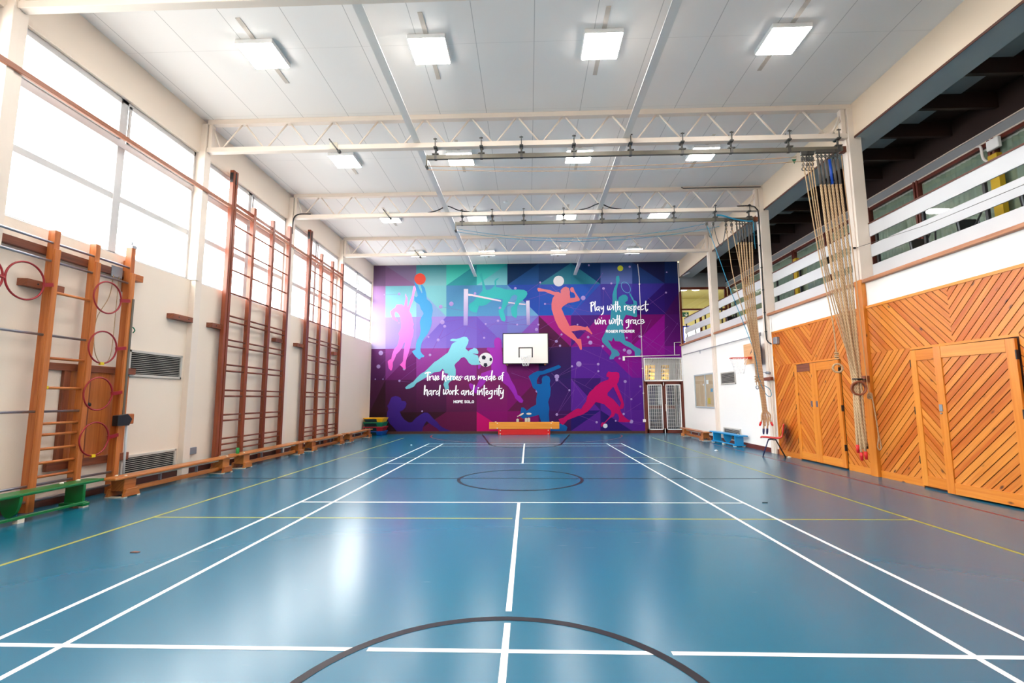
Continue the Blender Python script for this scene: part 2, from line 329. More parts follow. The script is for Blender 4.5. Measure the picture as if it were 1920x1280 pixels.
def dup(root, loc, label=None, rotz=None, group=None):
    def cp(o, par):
        c = o.copy(); C.objects.link(c)
        if par is not None: c.parent = par
        for ch in list(o.children): cp(ch, c)
        return c
    r = cp(root, None); r.location = loc
    if rotz is not None: r.rotation_euler.z = rotz
    if label: r['label'] = label
    if group: r['group'] = group
    return r
def smooth(pts, n=6):
    """Catmull-Rom through the points"""
    pts = [V3(p) for p in pts]; P = [pts[0] * 2 - pts[1]] + pts + [pts[-1] * 2 - pts[-2]]; out = []
    for i in range(1, len(P) - 2):
        for k in range(n):
            t = k / n; a, b, c, d = P[i - 1], P[i], P[i + 1], P[i + 2]
            out.append(0.5 * ((2 * b) + (c - a) * t + (2 * a - 5 * b + 4 * c - d) * t * t + (3 * b - a - 3 * c + d) * t ** 3))
    out.append(pts[-1]); return out
def clip2(poly, f):
    o = []
    for i in range(len(poly)):
        a, b = poly[i], poly[(i + 1) % len(poly)]; fa, fb = f(a), f(b)
        if fa >= 0: o.append(a)
        if (fa >= 0) != (fb >= 0):
            t = fa / (fa - fb); o.append((a[0] + t * (b[0] - a[0]), a[1] + t * (b[1] - a[1])))
    return o
ORD = ['first', 'second', 'third', 'fourth', 'fifth', 'sixth', 'seventh', 'eighth', 'ninth', 'tenth', 'eleventh', 'twelfth', 'thirteenth']
# ================================================================== THE ROOM
# floor with its court lines (the lines are faces of the floor mesh, half a millimetre proud)
fl = MB(); fl.sheet([(XL - 0.3, YB - 0.2, 0), (XR + 0.3, YB - 0.2, 0), (XR + 0.3, YF + 0.1, 0), (XL - 0.3, YF + 0.1, 0)])
XC0, YE = -0.146, 15.5245
def fline(x0, x1, y0, y1, mi, z=0.0008): fl.sheet([(x0, y0, z), (x1, y0, z), (x1, y1, z), (x0, y1, z)], mi)
def along_y(x, y0, y1, mi, w=0.04, z=0.0008): fline(x - w / 2, x + w / 2, y0, y1, mi, z)
def along_x(y, x0, x1, mi, w=0.04, z=0.0014): fline(x0, x1, y - w / 2, y + w / 2, mi, z)
def arc(cx, cy, r, a0, a1, w, mi, z=0.0020, n=72):
    for i in range(n):
        t0, t1 = a0 + (a1 - a0) * i / n, a0 + (a1 - a0) * (i + 1) / n
        fl.sheet([(cx + math.cos(t0) * (r - w / 2), cy + math.sin(t0) * (r - w / 2), z), (cx + math.cos(t0) * (r + w / 2), cy + math.sin(t0) * (r + w / 2), z),
                  (cx + math.cos(t1) * (r + w / 2), cy + math.sin(t1) * (r + w / 2), z), (cx + math.cos(t1) * (r - w / 2), cy + math.sin(t1) * (r - w / 2), z)], mi)
for sx in (-1, 1):
    along_y(XC0 + sx * 3.03, YE - 13.4, YE, 1); along_y(XC0 + sx * 2.57, YE - 13.4, YE, 1)
for y in (YE - 0.02, YE - 0.78, YE - 4.7): along_x(y, XC0 - 3.05, XC0 + 3.05, 1)
along_x(YE - 8.7, XC0 - 3.05, XC0 + 3.05, 1)
for x0, x1 in ((-3.05, -0.87), (-0.78, 0.83), (0.93, 3.05)): along_x(YE - 12.62, XC0 + x0, XC0 + x1, 1)
along_x(YE - 13.38, XC0 - 3.05, XC0 + 3.05, 1)
along_y(XC0, YE - 4.72, YE, 1); along_y(XC0, 3.42, YE - 8.68, 1); along_y(XC0, YE - 13.4, 3.25, 1)
for x in (-4.57, 4.42): along_y(x, 1.2, 17.8, 2, 0.045, 0.0006)
along_x(5.94, -4.57, XC0 - 0.06, 2, 0.04, 0.0005); along_x(5.94, XC0 + 0.06, 4.42, 2, 0.04, 0.0005); along_x(11.88, -4.57, 4.42, 2, 0.04, 0.0005)
along_x(8.84, XL + 0.5, 4.3, 3, 0.05, 0.0017); arc(-0.16, 8.77, 1.08, 0, 2 * math.pi, 0.055, 3)
arc(-0.15, 2.22, 1.09, 0, 2 * math.pi, 0.055, 3); arc(-0.12, 15.3, 1.06, math.pi, 2 * math.pi, 0.055, 3)
for sx in (-1, 1): fl.sheet([(-0.12 + sx * 1.03, 14.95, 0.0023), (-0.12 + sx * 1.09, 14.95, 0.0023), (-0.12 + sx * 1.74, 19.3, 0.0023), (-0.12 + sx * 1.68, 19.3, 0.0023)], 3)
along_y(5.62, 2.0, 15.5, 4, 0.045); along_y(-5.45, 2.0, 4.2, 4, 0.04)
arc(-0.12, 19.2, 3.66, math.pi, 2 * math.pi, 0.05, 4, 0.0004)
struct(fl.build('floor', [M['floor'], M['line_white'], M['line_yellow'], M['line_dark'], M['line_red']]))

struct(MB().box(XL - 0.3, 6.82, YB - 0.2, YF + 0.2, ZC, ZC + 0.2).build('ceiling', M['ceiling']))
# left wall: below the sills and above the window heads
w = MB(); w.box(XL - 0.25, XL, YB - 0.2, YF + 0.2, 0, SILL); w.box(XL - 0.25, XL, YB - 0.2, YF + 0.2, HEAD, ZC)
struct(w.build('wall_left', M['cream']))
# mural wall with the door opening, back wall behind the camera
w = MB(); w.box(XL - 0.25, 4.72, YF, YF + 0.2, 0, ZC); w.box(4.72, 6.22, YF, YF + 0.2, 3.02, 3.56); w.box(6.22, 8.5, YF, YF + 0.2, 0, 3.5); w.box(4.72, XR, YF, YF + 0.2, 3.56, ZC)
struct(w.build('wall_far', M['cream']))
struct(MB().box(XL - 0.25, 8.5, YB - 0.2, YB, 0, ZC).build('wall_back', M['cream']))
# right wall: plain white beyond the timber, white band above it
w = MB(); w.box(XR, XR + 0.15, YB, YF, 0, 3.50); w.box(8.25, 8.4, YB, YF, 3.3, 6.9)
struct(w.build('wall_right', M['white_wall']))
# gallery floor, fascia beam over its opening and its soffit
struct(MB().box(XR + 0.15, 8.25, YB, YF + 4.2, 3.38, 3.48).build('floor_gallery', M['dark_beam']))
f = MB(); f.box(6.3, 6.82, YB, YF + 0.05, 6.37, ZC, 0); f.box(6.29, 6.30, YB, YF, 6.345, 6.385, 1); f.box(6.3, 6.82, YB, YF, 6.36, 6.37, 2)
struct(f.build('wall_fascia', [M['fascia'], M['brown_trim'], M['soffit']]))
struct(MB().box(6.82, 8.4, YB, YF + 0.2, 6.66, 6.74).build('ceiling_gallery', M['dark_beam']))

# skirting boards
struct(MB().box(XL, XL + 0.02, YB, YF, 0, 0.12).build('baseboard_left', M['skirting']))
b = MB(); b.box(XL, 4.66, YF - 0.02, YF, 0, 0.10); struct(b.build('baseboard_far', M['skirting']))
struct(MB().box(XR - 0.02, XR, 12.5, YF, 0, 0.12).build('baseboard_right', M['door_brown']))
# timber ledge on top of the white gallery band
for i, (a, c) in enumerate(zip([YB] + PILLARS, PILLARS + [YF + 0.0])):
    struct(MB().box(6.17, 6.42, a + (0.1 if i else 0), c - (0.1 if i < 5 else 0), 3.50, 3.56).build('trim_%d' % (i + 1), M['ledge_wood'], bevel=0.004))

# pillars
NTH = ['beside the camera', 'nearest', 'second', 'third', 'far']
for i, y in enumerate(PILLARS):
    p = MB(); p.box(XL - 0.2, XL + 0.11, y - 0.09, y + 0.09, 0, ZC - 0.1); p.box(XL - 0.2, XL + 0.125, y - 0.11, y - 0.02, SILL, 6.36)
    tag(p.build('pillar', M['steel_cream'], origin=(XL, y, 0), bevel=0.004), ['cream wall pillar on the window side level with the camera', 'cream wall pillar at the left picture edge before the hoops', 'cream wall pillar between the hoop frame and nearer wall bars', 'cream wall pillar between the two dark wall bar frames', 'cream wall pillar just past the farther wall bars'][i], 'pillar', 'wall pillars')
    p = MB(); p.box(6.19, 6.42, y - 0.08, y + 0.11, 3.57 if 3 < y < 9.5 else 0, ZC - 0.1); p.box(6.17, 6.19, y - 0.03, y + 0.11, 3.57 if 3 < y < 9.5 else 0, ZC - 0.1)
    tag(p.build('pillar', M['steel_cream'], origin=(6.3, y, 0), bevel=0.004), ['cream pillar on the gallery side level with the camera', 'cream pillar at the right picture edge of the gallery', 'cream upper pillar standing on the pine post', 'white full height pillar behind the farther ropes and red chair', 'white full height pillar beyond the notice board'][i], 'pillar', 'wall pillars')
for y in (5.45, 9.08):
    p = MB(); p.box(6.165, 6.249, y - 0.085, y + 0.02, 0, 3.57); p.box(6.172, 6.249, y + 0.02, y + 0.11, 0, 3.57)
    tag(p.build('timber_post', M['pine_frame'], origin=(6.2, y, 0), bevel=0.004), 'knotty pine post casing below the cream pillar by the tied ropes' if y > 6 else 'knotty pine post casing out of view beside the near doors', 'post')

# windows on the left, one per bay
def window(n, a, c):
    r = bpy.data.objects.new('window_%d' % n, None); C.objects.link(r); r.location = (XL - 0.1, (a + c) / 2, SILL); struct(r)
    f = MB(); x0, x1 = XL - 0.13, XL - 0.06; mid = (a + c) / 2
    f.box(x0, x1, a, c, SILL, SILL + 0.05); f.box(x0, x1, a, c, HEAD - 0.06, HEAD); f.box(x0, x1, a, a + 0.06, SILL, HEAD); f.box(x0, x1, c - 0.06, c, SILL, HEAD)
    f.box(x0, x1, mid - 0.07, mid + 0.07, SILL, HEAD); f.box(x0 - 0.01, x1 + 0.01, a, c, 5.50, 5.615); f.box(x0 + 0.01, x1 - 0.01, a, c, 4.61, 4.71)
    f.box(XL - 0.14, XL - 0.001, a, c, SILL - 0.001, SILL + 0.012)
    f.build('window_frame', M['window_white'], r, bevel=0.004)
    for s0, s1 in ((a + 0.06, mid - 0.07), (mid + 0.07, c - 0.06)):
        t = MB(); q0, q1 = x1 + 0.002, x1 + 0.03; z0, z1 = 5.615, HEAD - 0.065
        t.box(q0, q1, s0, s1, z0, z0 + 0.04); t.box(q0, q1, s0, s1, z1 - 0.05, z1); t.box(q0, q1, s0, s0 + 0.04, z0, z1); t.box(q0, q1, s1 - 0.04, s1, z0, z1)
        cs = t.build('casement', M['window_white'], r, bevel=0.003)
        MB().bar((q1 + 0.01, (s0 + s1) / 2, z0 + 0.03), (q1 + 0.01, (s0 + s1) / 2 + 0.10, z0 + 0.03), 0.02, 0.02).build('latch', M['grey_metal'], cs)
        g = MB(); g.box(XL - 0.10, XL - 0.096, s0, s1, SILL + 0.05, 4.61); g.box(XL - 0.10, XL - 0.096, s0, s1, 4.71, 5.50); g.box(XL - 0.10, XL - 0.096, s0, s1, 5.615, HEAD - 0.06)
        g.build('pane', M['glass'], r)
ed = [YB] + PILLARS + [YF]
for i in range(6): window(i + 1, ed[i] + 0.10, ed[i + 1] - (0.10 if i < 5 else 0.0))

# ================================================================== ROOF STEEL
def truss(y, label):
    t = thing('roof_truss', label, 'roof truss', (0, y, 6.35), 'lattice roof trusses')
    tc = MB(); tc.box(XL + 0.1, 6.3, y - 0.06, y + 0.06, 6.955, 6.962); tc.box(XL + 0.1, 6.3, y - 0.06, y - 0.052, 6.962, ZC - 0.002); tc.box(XL + 0.1, 6.3, y + 0.052, y + 0.06, 6.962, ZC - 0.002)
    tc.build('top_chord', M['steel_cream'], t)
    MB().box(XL + 0.1, 6.2, y - 0.06, y + 0.06, 6.36, 6.462).build('bottom_chord', M['steel_cream'], t, bevel=0.006)
    for x in (XL + 0.16, 6.13): MB().box(x - 0.035, x + 0.035, y - 0.05, y + 0.05, 6.462, 6.955).build('end_post', M['steel_cream'], t)
    for k in range(14):
        xt = -5.73 + 0.9255 * k; 
        for dx in (-1, 1):
            xb = xt + dx * 0.425; xa = xt + dx * 0.035
            if xb < XL + 0.2: xb = XL + 0.25
            if xb > 6.05: continue
            MB().cyl((xa, y, 6.96), (xb, y, 6.46), 0.017, 6).build('web_bar', M['steel_cream'], t)
    MB().cyl((6.12, y, 6.87), (5.92, y, 6.46), 0.017, 6).build('web_bar', M['steel_cream'], t)
    MB().cyl((XL + 0.17, y, 6.93), (XL + 0.36, y, 6.46), 0.015, 6).build('web_bar', M['steel_cream'], t)
for y, l in zip(PILLARS[1:], ('cream lattice roof truss crossing the top edge of view', 'cream lattice roof truss above the nearer rope rail', 'cream lattice roof truss above the farther rope rail', 'cream lattice roof truss closest to the mural wall')): truss(y, l)
for x, e, l in ((-2.17, 19.70, 'long white steel channel running along under ceiling left of centre'), (1.95, 19.66, 'long white steel channel running along under ceiling right of centre')):
    t = MB(); t.box(x - 0.065, x + 0.065, 1.9, e, 6.466, 6.472); t.box(x - 0.05, x + 0.05, 1.9, e, 6.472, 6.52)
    o = t.build('ceiling_channel', M['tube_white'], origin=(x, 10, 6.47)); tag(o, l, 'ceiling beam', 'white ceiling channels')
# small beam clamps on the left of the trusses
for y, l in zip(PILLARS[2:], ('nearest', 'middle', 'farthest')):
    t = thing('beam_clamp', 'small rusty clamp on the left part of the %s of three trusses' % l, 'clamp', (-3.85, y, 6.36), 'beam clamps')
    MB().box(-3.93, -3.77, y - 0.072, y - 0.062, 6.37, 6.50).build('jaw', M['pad'], t); MB().bar((-3.92, y - 0.1, 6.55), (-3.76, y - 0.09, 6.34), 0.06, 0.025).build('lever', M['hanger'], t); MB().cyl((-3.72, y - 0.1, 6.30), (-3.72, y - 0.06, 6.30), 0.035, 12).build('pulley', M['hanger'], t)

# ceiling lights
COLN = ['leftmost', 'second from left', 'third from left', 'rightmost']
lamp0 = None
for r_, (y, rn) in enumerate(((0.05, None), (3.62, None), (7.17, 'nearest'), (10.72, 'second nearest'), (14.40, 'third nearest'), (18.12, 'farthest'))):
    for c_, x in enumerate((-4.28, -1.55, 1.21, 4.05)):
        lab = 'square white ceiling light, %s in the %s row' % (COLN[c_], rn) if rn else 'square white ceiling light in a row overhead out of view'
        if lamp0 is None:
            lamp0 = thing('ceiling_light', lab, 'ceiling light', (x, y, ZC), 'square ceiling lights')
            h = MB(); h.box(x - 0.30, x + 0.30, y - 0.30, y + 0.30, 6.978, ZC - 0.004); h.build('housing', M['white'], lamp0, bevel=0.008, seg=2)
            MB().box(x - 0.283, x + 0.283, y - 0.283, y + 0.283, 6.968, 6.979).build('diffuser', M['lamp'], lamp0)
            MB().box(x - 0.035, x + 0.035, y - 0.72, y + 0.78, ZC - 0.012, ZC - 0.001).build('cover_strip', M['strip_tan'], lamp0)
        else: dup(lamp0, (x, y, ZC), lab)
s = thing('smoke_detector', 'small round white smoke detector on the ceiling between two trusses', 'smoke detector', (-0.62, 13.4, ZC))
MB().lathe((-0.62, 13.4, ZC), [(0.06, 0), (0.06, -0.03), (0.04, -0.05), (0.01, -0.052)]).build('detector_body', M['white'], s)

# ================================================================== TIMBER WALL ON THE RIGHT
def planks(mb, poly, ang, width, place, depth, gap=0.012, mi=0):
    """cut boards at an angle from a flat outline; place(u, v, d) puts the outline on its wall"""
    ca, sa = math.cos(ang), math.sin(ang)
    us = [-p[0] * sa + p[1] * ca for p in poly]; k = math.floor(min(us) / width)
    while k * width < max(us):
        lo, hi = k * width + gap / 2, (k + 1) * width - gap / 2
        q = clip2(clip2(poly, lambda p: (-p[0] * sa + p[1] * ca) - lo), lambda p: hi - (-p[0] * sa + p[1] * ca))
        if len(q) >= 3:
            fr = [place(u, v, depth) for u, v in q]; bk = [place(u, v, 0) for u, v in q]; n = len(q)
            fs = [tuple(range(n)), tuple(range(2 * n - 1, n - 1, -1))] + [(i, n + i, n + (i + 1) % n, (i + 1) % n) for i in range(n)]
            ax = place(ca, sa, 0) - place(0, 0, 0)
            mb.raw(fr + bk, fs, ax, mi)
        k += 1
XP = 6.238                                   # back of the boards
def on_wall(u, v, d): return V3((XP - d, u, v))
BW = 0.094
def timber_bay(a, c, d0, d1, n):
    """chevron clad bay between pillars with a door opening d0..d1"""
    mid = (a + c) / 2
    m = MB(); m.box(XP - 0.004, XR - 0.001, a, c, 0.0, 3.07, 1)
    for p, an in (([(a, 2.20), (mid, 2.20), (mid, 3.02), (a, 3.02)], R(-45)), ([(mid, 2.20), (c, 2.20), (c, 3.02), (mid, 3.02)], R(45)),
                  ([(a, 0.12), (d0, 0.12), (d0, 2.20), (a, 2.20)], R(45)), ([(d1, 0.12), (c, 0.12), (c, 2.20), (d1, 2.20)], R(-45))):
        planks(m, p, an, BW, on_wall, 0.016)
    struct(m.build('wall_panelling_%d' % n, [M['pine'], M['groove']]))
    t = MB(); t.box(XP - 0.03, XR, a, c, 3.02, 3.065); t.box(XP - 0.02, XR, a, d0, 0, 0.12); t.box(XP - 0.02, XR, d1, c, 0, 0.12); t.box(XP - 0.022, XR, d0 - 0.01, d1 + 0.01, 2.165, 2.20)
    struct(t.build('trim_%d' % (10 + n), M['pine_frame']))
timber_bay(5.56, 8.99, 6.31, 8.06, 1); timber_bay(9.19, 12.47, 9.86, 11.52, 2); timber_bay(1.93, 5.36, 2.7, 4.4, 3)
struct(MB().box(XP - 0.03, XR, 12.43, 12.48, 0, 3.065).build('trim_20', M['pine_frame']))
def timber_door(name, label, w, h, flip, hinge_left, headrail=True):
    """a leaf in its own plane: local y across, z up, face towards -x; origin at the bottom of the hinge edge"""
    d = thing(name, label, 'door', (0, 0, 0), 'timber store doors')
    s = 1 if hinge_left else -1
    f = MB(); st = 0.115
    for y0, y1 in ((0, st), (w - st, w)): f.box(-0.042, 0, s * y0, s * y1, 0.0, h)
    f.box(-0.040, 0, s * st, s * (w - st), 0.0, 0.16); f.box(-0.040, 0, s * st, s * (w - st), h - 0.17, h)
    f.build('door_frame', M['pine_frame'], d, bevel=0.003)
    p = MB(); p.box(-0.012, -0.004, s * st, s * (w - st), 0.16, h - 0.17, 1)
    lo, hi = min(s * st, s * (w - st)), max(s * st, s * (w - st))
    planks(p, [(lo, 0.16), (hi, 0.16), (hi, h - 0.17), (lo, h - 0.17)], R(-45 if flip else 45), BW, lambda u, v, dd: V3((-0.012 - dd, u, v)), 0.014)
    p.build('chevron_panel', [M['pine'], M['groove']], d)
    for z in (0.33, 1.1, 1.85): MB().box(-0.047, 0.0, s * -0.008, s * 0.006, z, z + 0.12).build('hinge', M['black'], d)
    return d
# near pair: left leaf shut, right leaf a little ajar
d = timber_door('store_door', 'shut far leaf of the nearer pine store doors', 0.80, 2.12, False, False); d.location = (6.225, 8.045, 0.03)
d = timber_door('store_door', 'slightly open pine store door leaf at the right picture edge', 1.10, 2.12, True, True); d.location = (6.215, 6.33, 0.025); d.rotation_euler.z = R(7.0)
lk = MB(); lk.box(-0.05, -0.042, 1.035, 1.085, 1.17, 1.27); lk.cyl((-0.042, 1.06, 1.14), (-0.058, 1.06, 1.14), 0.012, 10)
lk.build('lock_plate', M['steel'], d, local=True)
d = timber_door('store_door', 'left leaf of the farther pine store doors beyond the ropes', 0.76, 2.12, False, False); d.location = (6.222, 11.505, 0.03)
MB().box(-0.05, -0.040, -0.66, -0.60, 1.17, 1.30).build('lock_plate', M['steel'], d, local=True)
MB().box(-0.046, -0.038, -0.64, -0.13, 1.955, 2.12).build('repair_board', M['block_wood'], d, local=True)
d = timber_door('store_door', 'right leaf of the farther pine store doors behind the ropes', 0.87, 2.12, True, True); d.location = (6.222, 9.875, 0.03)
MB().box(-0.05, -0.040, 0.78, 0.84, 1.17, 1.30).build('lock_plate', M['steel'], d, local=True)
t = thing('sounder_box', 'small grey box high on the pine panelling near the white pillar', 'box', (6.2, 12.2, 2.8))
MB().box(6.14, 6.222, 12.12, 12.30, 2.73, 2.90).build('box_casing', M['grey_metal'], t, bevel=0.008)

# ================================================================== MURAL
FACETS = [
((92,66,96),(120,92,128),6154,7045,[-6535,7045,-6033,7045,-6008,6154,-6535,6155]),
((112,98,128),(128,110,144),6150,7045,[-6033,7045,-4713,7045,-4695,6150]),
((104,78,110),(136,100,142),6150,7045,[-6033,7045,-4695,6150,-6008,6154]),
((44,128,138),(128,180,186),6147,7045,[-4713,7045,-3433,7045,-3423,6147,-4695,6150]),
((40,170,158),(88,200,184),6147,7045,[-3433,7045,-2146,7045,-3423,6147]),
((38,126,140),(52,150,158),6144,7045,[-2146,7045,-2142,6144,-3423,6147]),
((20,158,156),(78,196,184),6144,7045,[-2146,7045,-849,7045,-2142,6144]),
((10,136,146),(120,184,192),6140,7045,[-849,7045,-852,6140,-2142,6144]),
((0,40,78),(4,44,84),6140,7045,[-849,7045,469,7045,-852,6140]),
((8,58,104),(30,78,140),6137,7045,[469,7045,459,6137,-852,6140]),
((0,50,96),(4,54,104),6137,7045,[469,7045,1824,7045,459,6137]),
((20,96,122),(44,120,138),6134,7045,[1824,7045,1807,6134,459,6137]),
((2,46,92),(4,52,104),6130,7045,[1824,7045,3054,7045,3032,6130]),
((18,88,116),(40,118,138),6130,7045,[1824,7045,3032,6130,1807,6134]),
((12,54,108),(84,100,164),6127,7045,[3054,7045,4369,7045,4340,6127,3032,6130]),
((18,22,66),(22,26,78),6124,7045,[4369,7045,5713,7045,5678,6124]),
((16,48,100),(30,56,118),6124,7045,[4369,7045,5678,6124,4340,6127]),
((16,40,88),(22,44,100),6121,7045,[5713,7045,6235,7045,6235,6122,5678,6124]),
((150,108,160),(176,150,196),4826,6155,[-6535,6155,-6008,6154,-5974,4826,-6535,4826]),
((112,172,186),(150,206,214),4825,6154,[-6008,6154,-4695,6150,-4671,4825,-5974,4826]),
((118,182,190),(126,190,194),4825,6150,[-4695,6150,-3423,6147,-3408,4825]),
((130,164,200),(136,160,206),4825,6150,[-4695,6150,-3408,4825,-4671,4825]),
((78,134,180),(88,152,188),4824,6147,[-3423,6147,-2142,6144,-2137,4824,-3408,4825]),
((74,134,180),(84,142,190),4824,6144,[-2142,6144,-852,6140,-857,4824,-2137,4824]),
((40,72,162),(38,76,168),4823,6140,[-852,6140,459,6137,445,4823]),
((86,138,190),(104,160,198),4823,6140,[-852,6140,445,4823,-857,4824]),
((46,74,166),(26,82,172),4823,6137,[459,6137,1807,6134,1782,4823,445,4823]),
((40,82,176),(30,84,178),4823,6134,[1807,6134,3032,6130,1782,4823]),
((60,62,160),(62,70,166),4822,6130,[3032,6130,2998,4822,1782,4823]),
((62,50,146),(58,58,158),4822,6130,[3032,6130,4340,6127,4297,4822,2998,4822]),
((52,40,138),(48,44,140),4822,6127,[4340,6127,5678,6124,4297,4822]),
((40,16,104),(44,14,108),4821,6124,[5678,6124,5624,4821,4297,4822]),
((38,14,96),(46,12,98),4821,6124,[5678,6124,6235,6122,6235,5730,5624,4821]),
((58,8,86),(64,6,84),4821,5729,[6235,4821,5624,4821,6235,5730]),
((176,150,190),(170,156,204),3489,4826,[-6535,4826,-5974,4826,-5939,3490,-6535,3489]),
((160,146,208),(152,128,200),3490,4826,[-5974,4826,-4671,4825,-4646,3492,-5939,3490]),
((158,136,206),(142,120,200),3492,4825,[-4671,4825,-3408,4825,-4646,3492]),
((112,92,188),(134,110,200),3492,4825,[-3408,4825,-3393,3495,-4646,3492]),
((114,92,186),(126,104,198),3495,4825,[-3408,4825,-2137,4824,-2132,3497,-3393,3495]),
((122,106,192),(116,110,196),3499,4824,[-2137,4824,-857,4824,-862,3499]),
((112,84,182),(118,90,188),3497,4824,[-2137,4824,-862,3499,-2132,3497]),
((118,124,196),(112,116,190),3499,4824,[-857,4824,445,4823,-862,3499]),
((132,82,178),(124,76,172),3499,4823,[445,4823,430,3501,-862,3499]),
((150,18,124),(140,10,116),3504,4823,[445,4823,1782,4823,1758,3504]),
((86,20,68),(80,20,66),3501,4823,[445,4823,1758,3504,430,3501]),
((74,26,116),(66,26,122),3504,4823,[1782,4823,2998,4822,1758,3504]),
((142,12,124),(132,8,118),3504,4822,[2998,4822,2964,3506,1758,3504]),
((140,6,128),(136,2,128),3506,4822,[2998,4822,4297,4822,4253,3508,2964,3506]),
((110,0,98),(120,0,108),3508,4822,[4297,4822,5624,4821,4253,3508]),
((138,0,134),(142,2,140),3508,4821,[5624,4821,5570,3511,4253,3508]),
((70,10,94),(96,8,110),3511,4821,[5624,4821,6235,4821,6235,3512,5570,3511]),
((104,46,110),(70,26,76),2187,3490,[-6535,3489,-5939,3490,-5927,3035,-6535,3035]),
((104,46,110),(70,26,76),2187,3490,[-5927,3035,-5905,2189,-6535,2187,-6535,3035]),
((138,62,142),(120,50,128),2189,3492,[-5939,3490,-4646,3492,-5088,3035,-5927,3035]),
((138,62,142),(120,50,128),2189,3492,[-5088,3035,-5905,2189,-5927,3035]),
((112,34,114),(98,28,96),2189,3492,[-4646,3492,-4638,3035,-5088,3035]),
((112,34,114),(98,28,96),2189,3492,[-4638,3035,-4622,2194,-5905,2189,-5088,3035]),
((152,66,154),(136,44,140),2194,3495,[-4646,3492,-3393,3495,-3388,3035,-4638,3035]),
((152,66,154),(136,44,140),2194,3495,[-3388,3035,-3379,2198,-4622,2194,-4638,3035]),
((150,56,146),(130,36,134),2198,3497,[-3393,3495,-2132,3497,-2130,3035,-3388,3035]),
((150,56,146),(130,36,134),2198,3497,[-2130,3035,-2127,2203,-3379,2198,-3388,3035]),
((128,48,110),(118,30,90),2203,3499,[-2132,3497,-862,3499,-863,3035,-2130,3035]),
((128,48,110),(118,30,90),2203,3499,[-863,3035,-866,2208,-2127,2203,-2130,3035]),
((120,40,104),(108,10,96),2208,3501,[-862,3499,430,3501,425,3035,-863,3035]),
((120,40,104),(108,10,96),2208,3501,[425,3035,416,2213,-866,2208,-863,3035]),
((58,26,84),(44,26,92),2213,3504,[430,3501,1758,3504,1749,3035,425,3035]),
((58,26,84),(44,26,92),2213,3504,[1749,3035,1733,2219,416,2213,425,3035]),
((84,32,142),(86,30,146),2219,3506,[1758,3504,2964,3506,2952,3035,1749,3035]),
((84,32,142),(86,30,146),2219,3506,[2952,3035,2930,2223,1733,2219,1749,3035]),
((140,6,136),(132,8,140),2228,3508,[2964,3506,4253,3508,4237,3035,3423,3035]),
((140,6,136),(132,8,140),2228,3508,[4237,3035,4210,2228,3423,3035]),
((88,30,144),(88,32,148),2223,3506,[2964,3506,3423,3035,2952,3035]),
((88,30,144),(88,32,148),2223,3506,[3423,3035,4210,2228,2930,2223,2952,3035]),
((140,6,138),(120,14,140),2228,3511,[4253,3508,5570,3511,5551,3035,4237,3035]),
((140,6,138),(120,14,140),2228,3511,[4690,2230,4210,2228,4237,3035,4690,3035]),
((118,6,130),(110,6,130),2233,3511,[5570,3511,6235,3512,6235,3035,5551,3035]),
((74,28,66),(60,22,56),863,2189,[-6535,2187,-5905,2189,-6535,863]),
((52,20,40),(48,18,34),863,2189,[-5905,2189,-5870,866,-6535,863]),
((78,26,72),(60,18,50),866,2194,[-5905,2189,-4622,2194,-4597,874,-5870,866]),
((92,28,80),(64,18,54),874,2198,[-4622,2194,-3379,2198,-3364,881,-4597,874]),
((116,30,88),(84,22,66),881,2203,[-3379,2198,-2127,2203,-2122,889,-3364,881]),
((118,30,88),(124,10,100),889,2208,[-2127,2203,-866,2208,-871,897,-2122,889]),
((116,12,98),(120,4,100),897,2213,[-866,2208,416,2213,-871,897]),
((92,18,66),(92,18,70),897,2213,[416,2213,401,904,-871,897]),
((48,24,96),(58,22,96),904,2219,[416,2213,1733,2219,1709,912,401,904]),
((56,22,108),(58,24,112),920,2223,[1733,2219,2930,2223,2897,920]),
((92,34,150),(88,32,146),912,2219,[1733,2219,2897,920,1709,912]),
((88,30,144),(84,30,142),920,2228,[2930,2223,4210,2228,4167,927,2897,920]),
((88,30,144),(80,26,138),927,2233,[4210,2228,4690,2230,4690,930,4167,927]),
((44,14,26),(36,10,20),100,866,[-6535,863,-5870,866,-5847,100,-6535,100]),
((46,14,30),(38,10,24),100,874,[-5870,866,-4597,874,-4581,100,-5847,100]),
((52,14,34),(46,12,30),100,881,[-4597,874,-3364,881,-4581,100]),
((96,16,64),(92,14,62),100,881,[-3364,881,-3354,100,-4581,100]),
((98,16,66),(92,14,62),100,889,[-3364,881,-2122,889,-2118,100,-3354,100]),
((130,2,102),(120,2,96),100,897,[-2122,889,-871,897,-874,100]),
((196,0,106),(188,0,100),100,889,[-2122,889,-874,100,-2118,100]),
((126,0,98),(112,14,80),100,904,[-871,897,401,904,392,100,-874,100]),
((62,18,86),(52,16,76),100,912,[401,904,1709,912,1693,100,392,100]),
((36,20,106),(34,18,100),100,920,[1709,912,2897,920,1693,100]),
((84,30,142),(78,28,134),100,920,[2897,920,2874,100,1693,100]),
((88,32,146),(80,30,138),100,927,[2897,920,4167,927,4138,100]),
((38,18,102),(40,20,104),100,920,[2897,920,4138,100,2874,100]),
((86,30,142),(84,28,140),100,935,[4167,927,4690,930,4690,100,4138,100]),
]
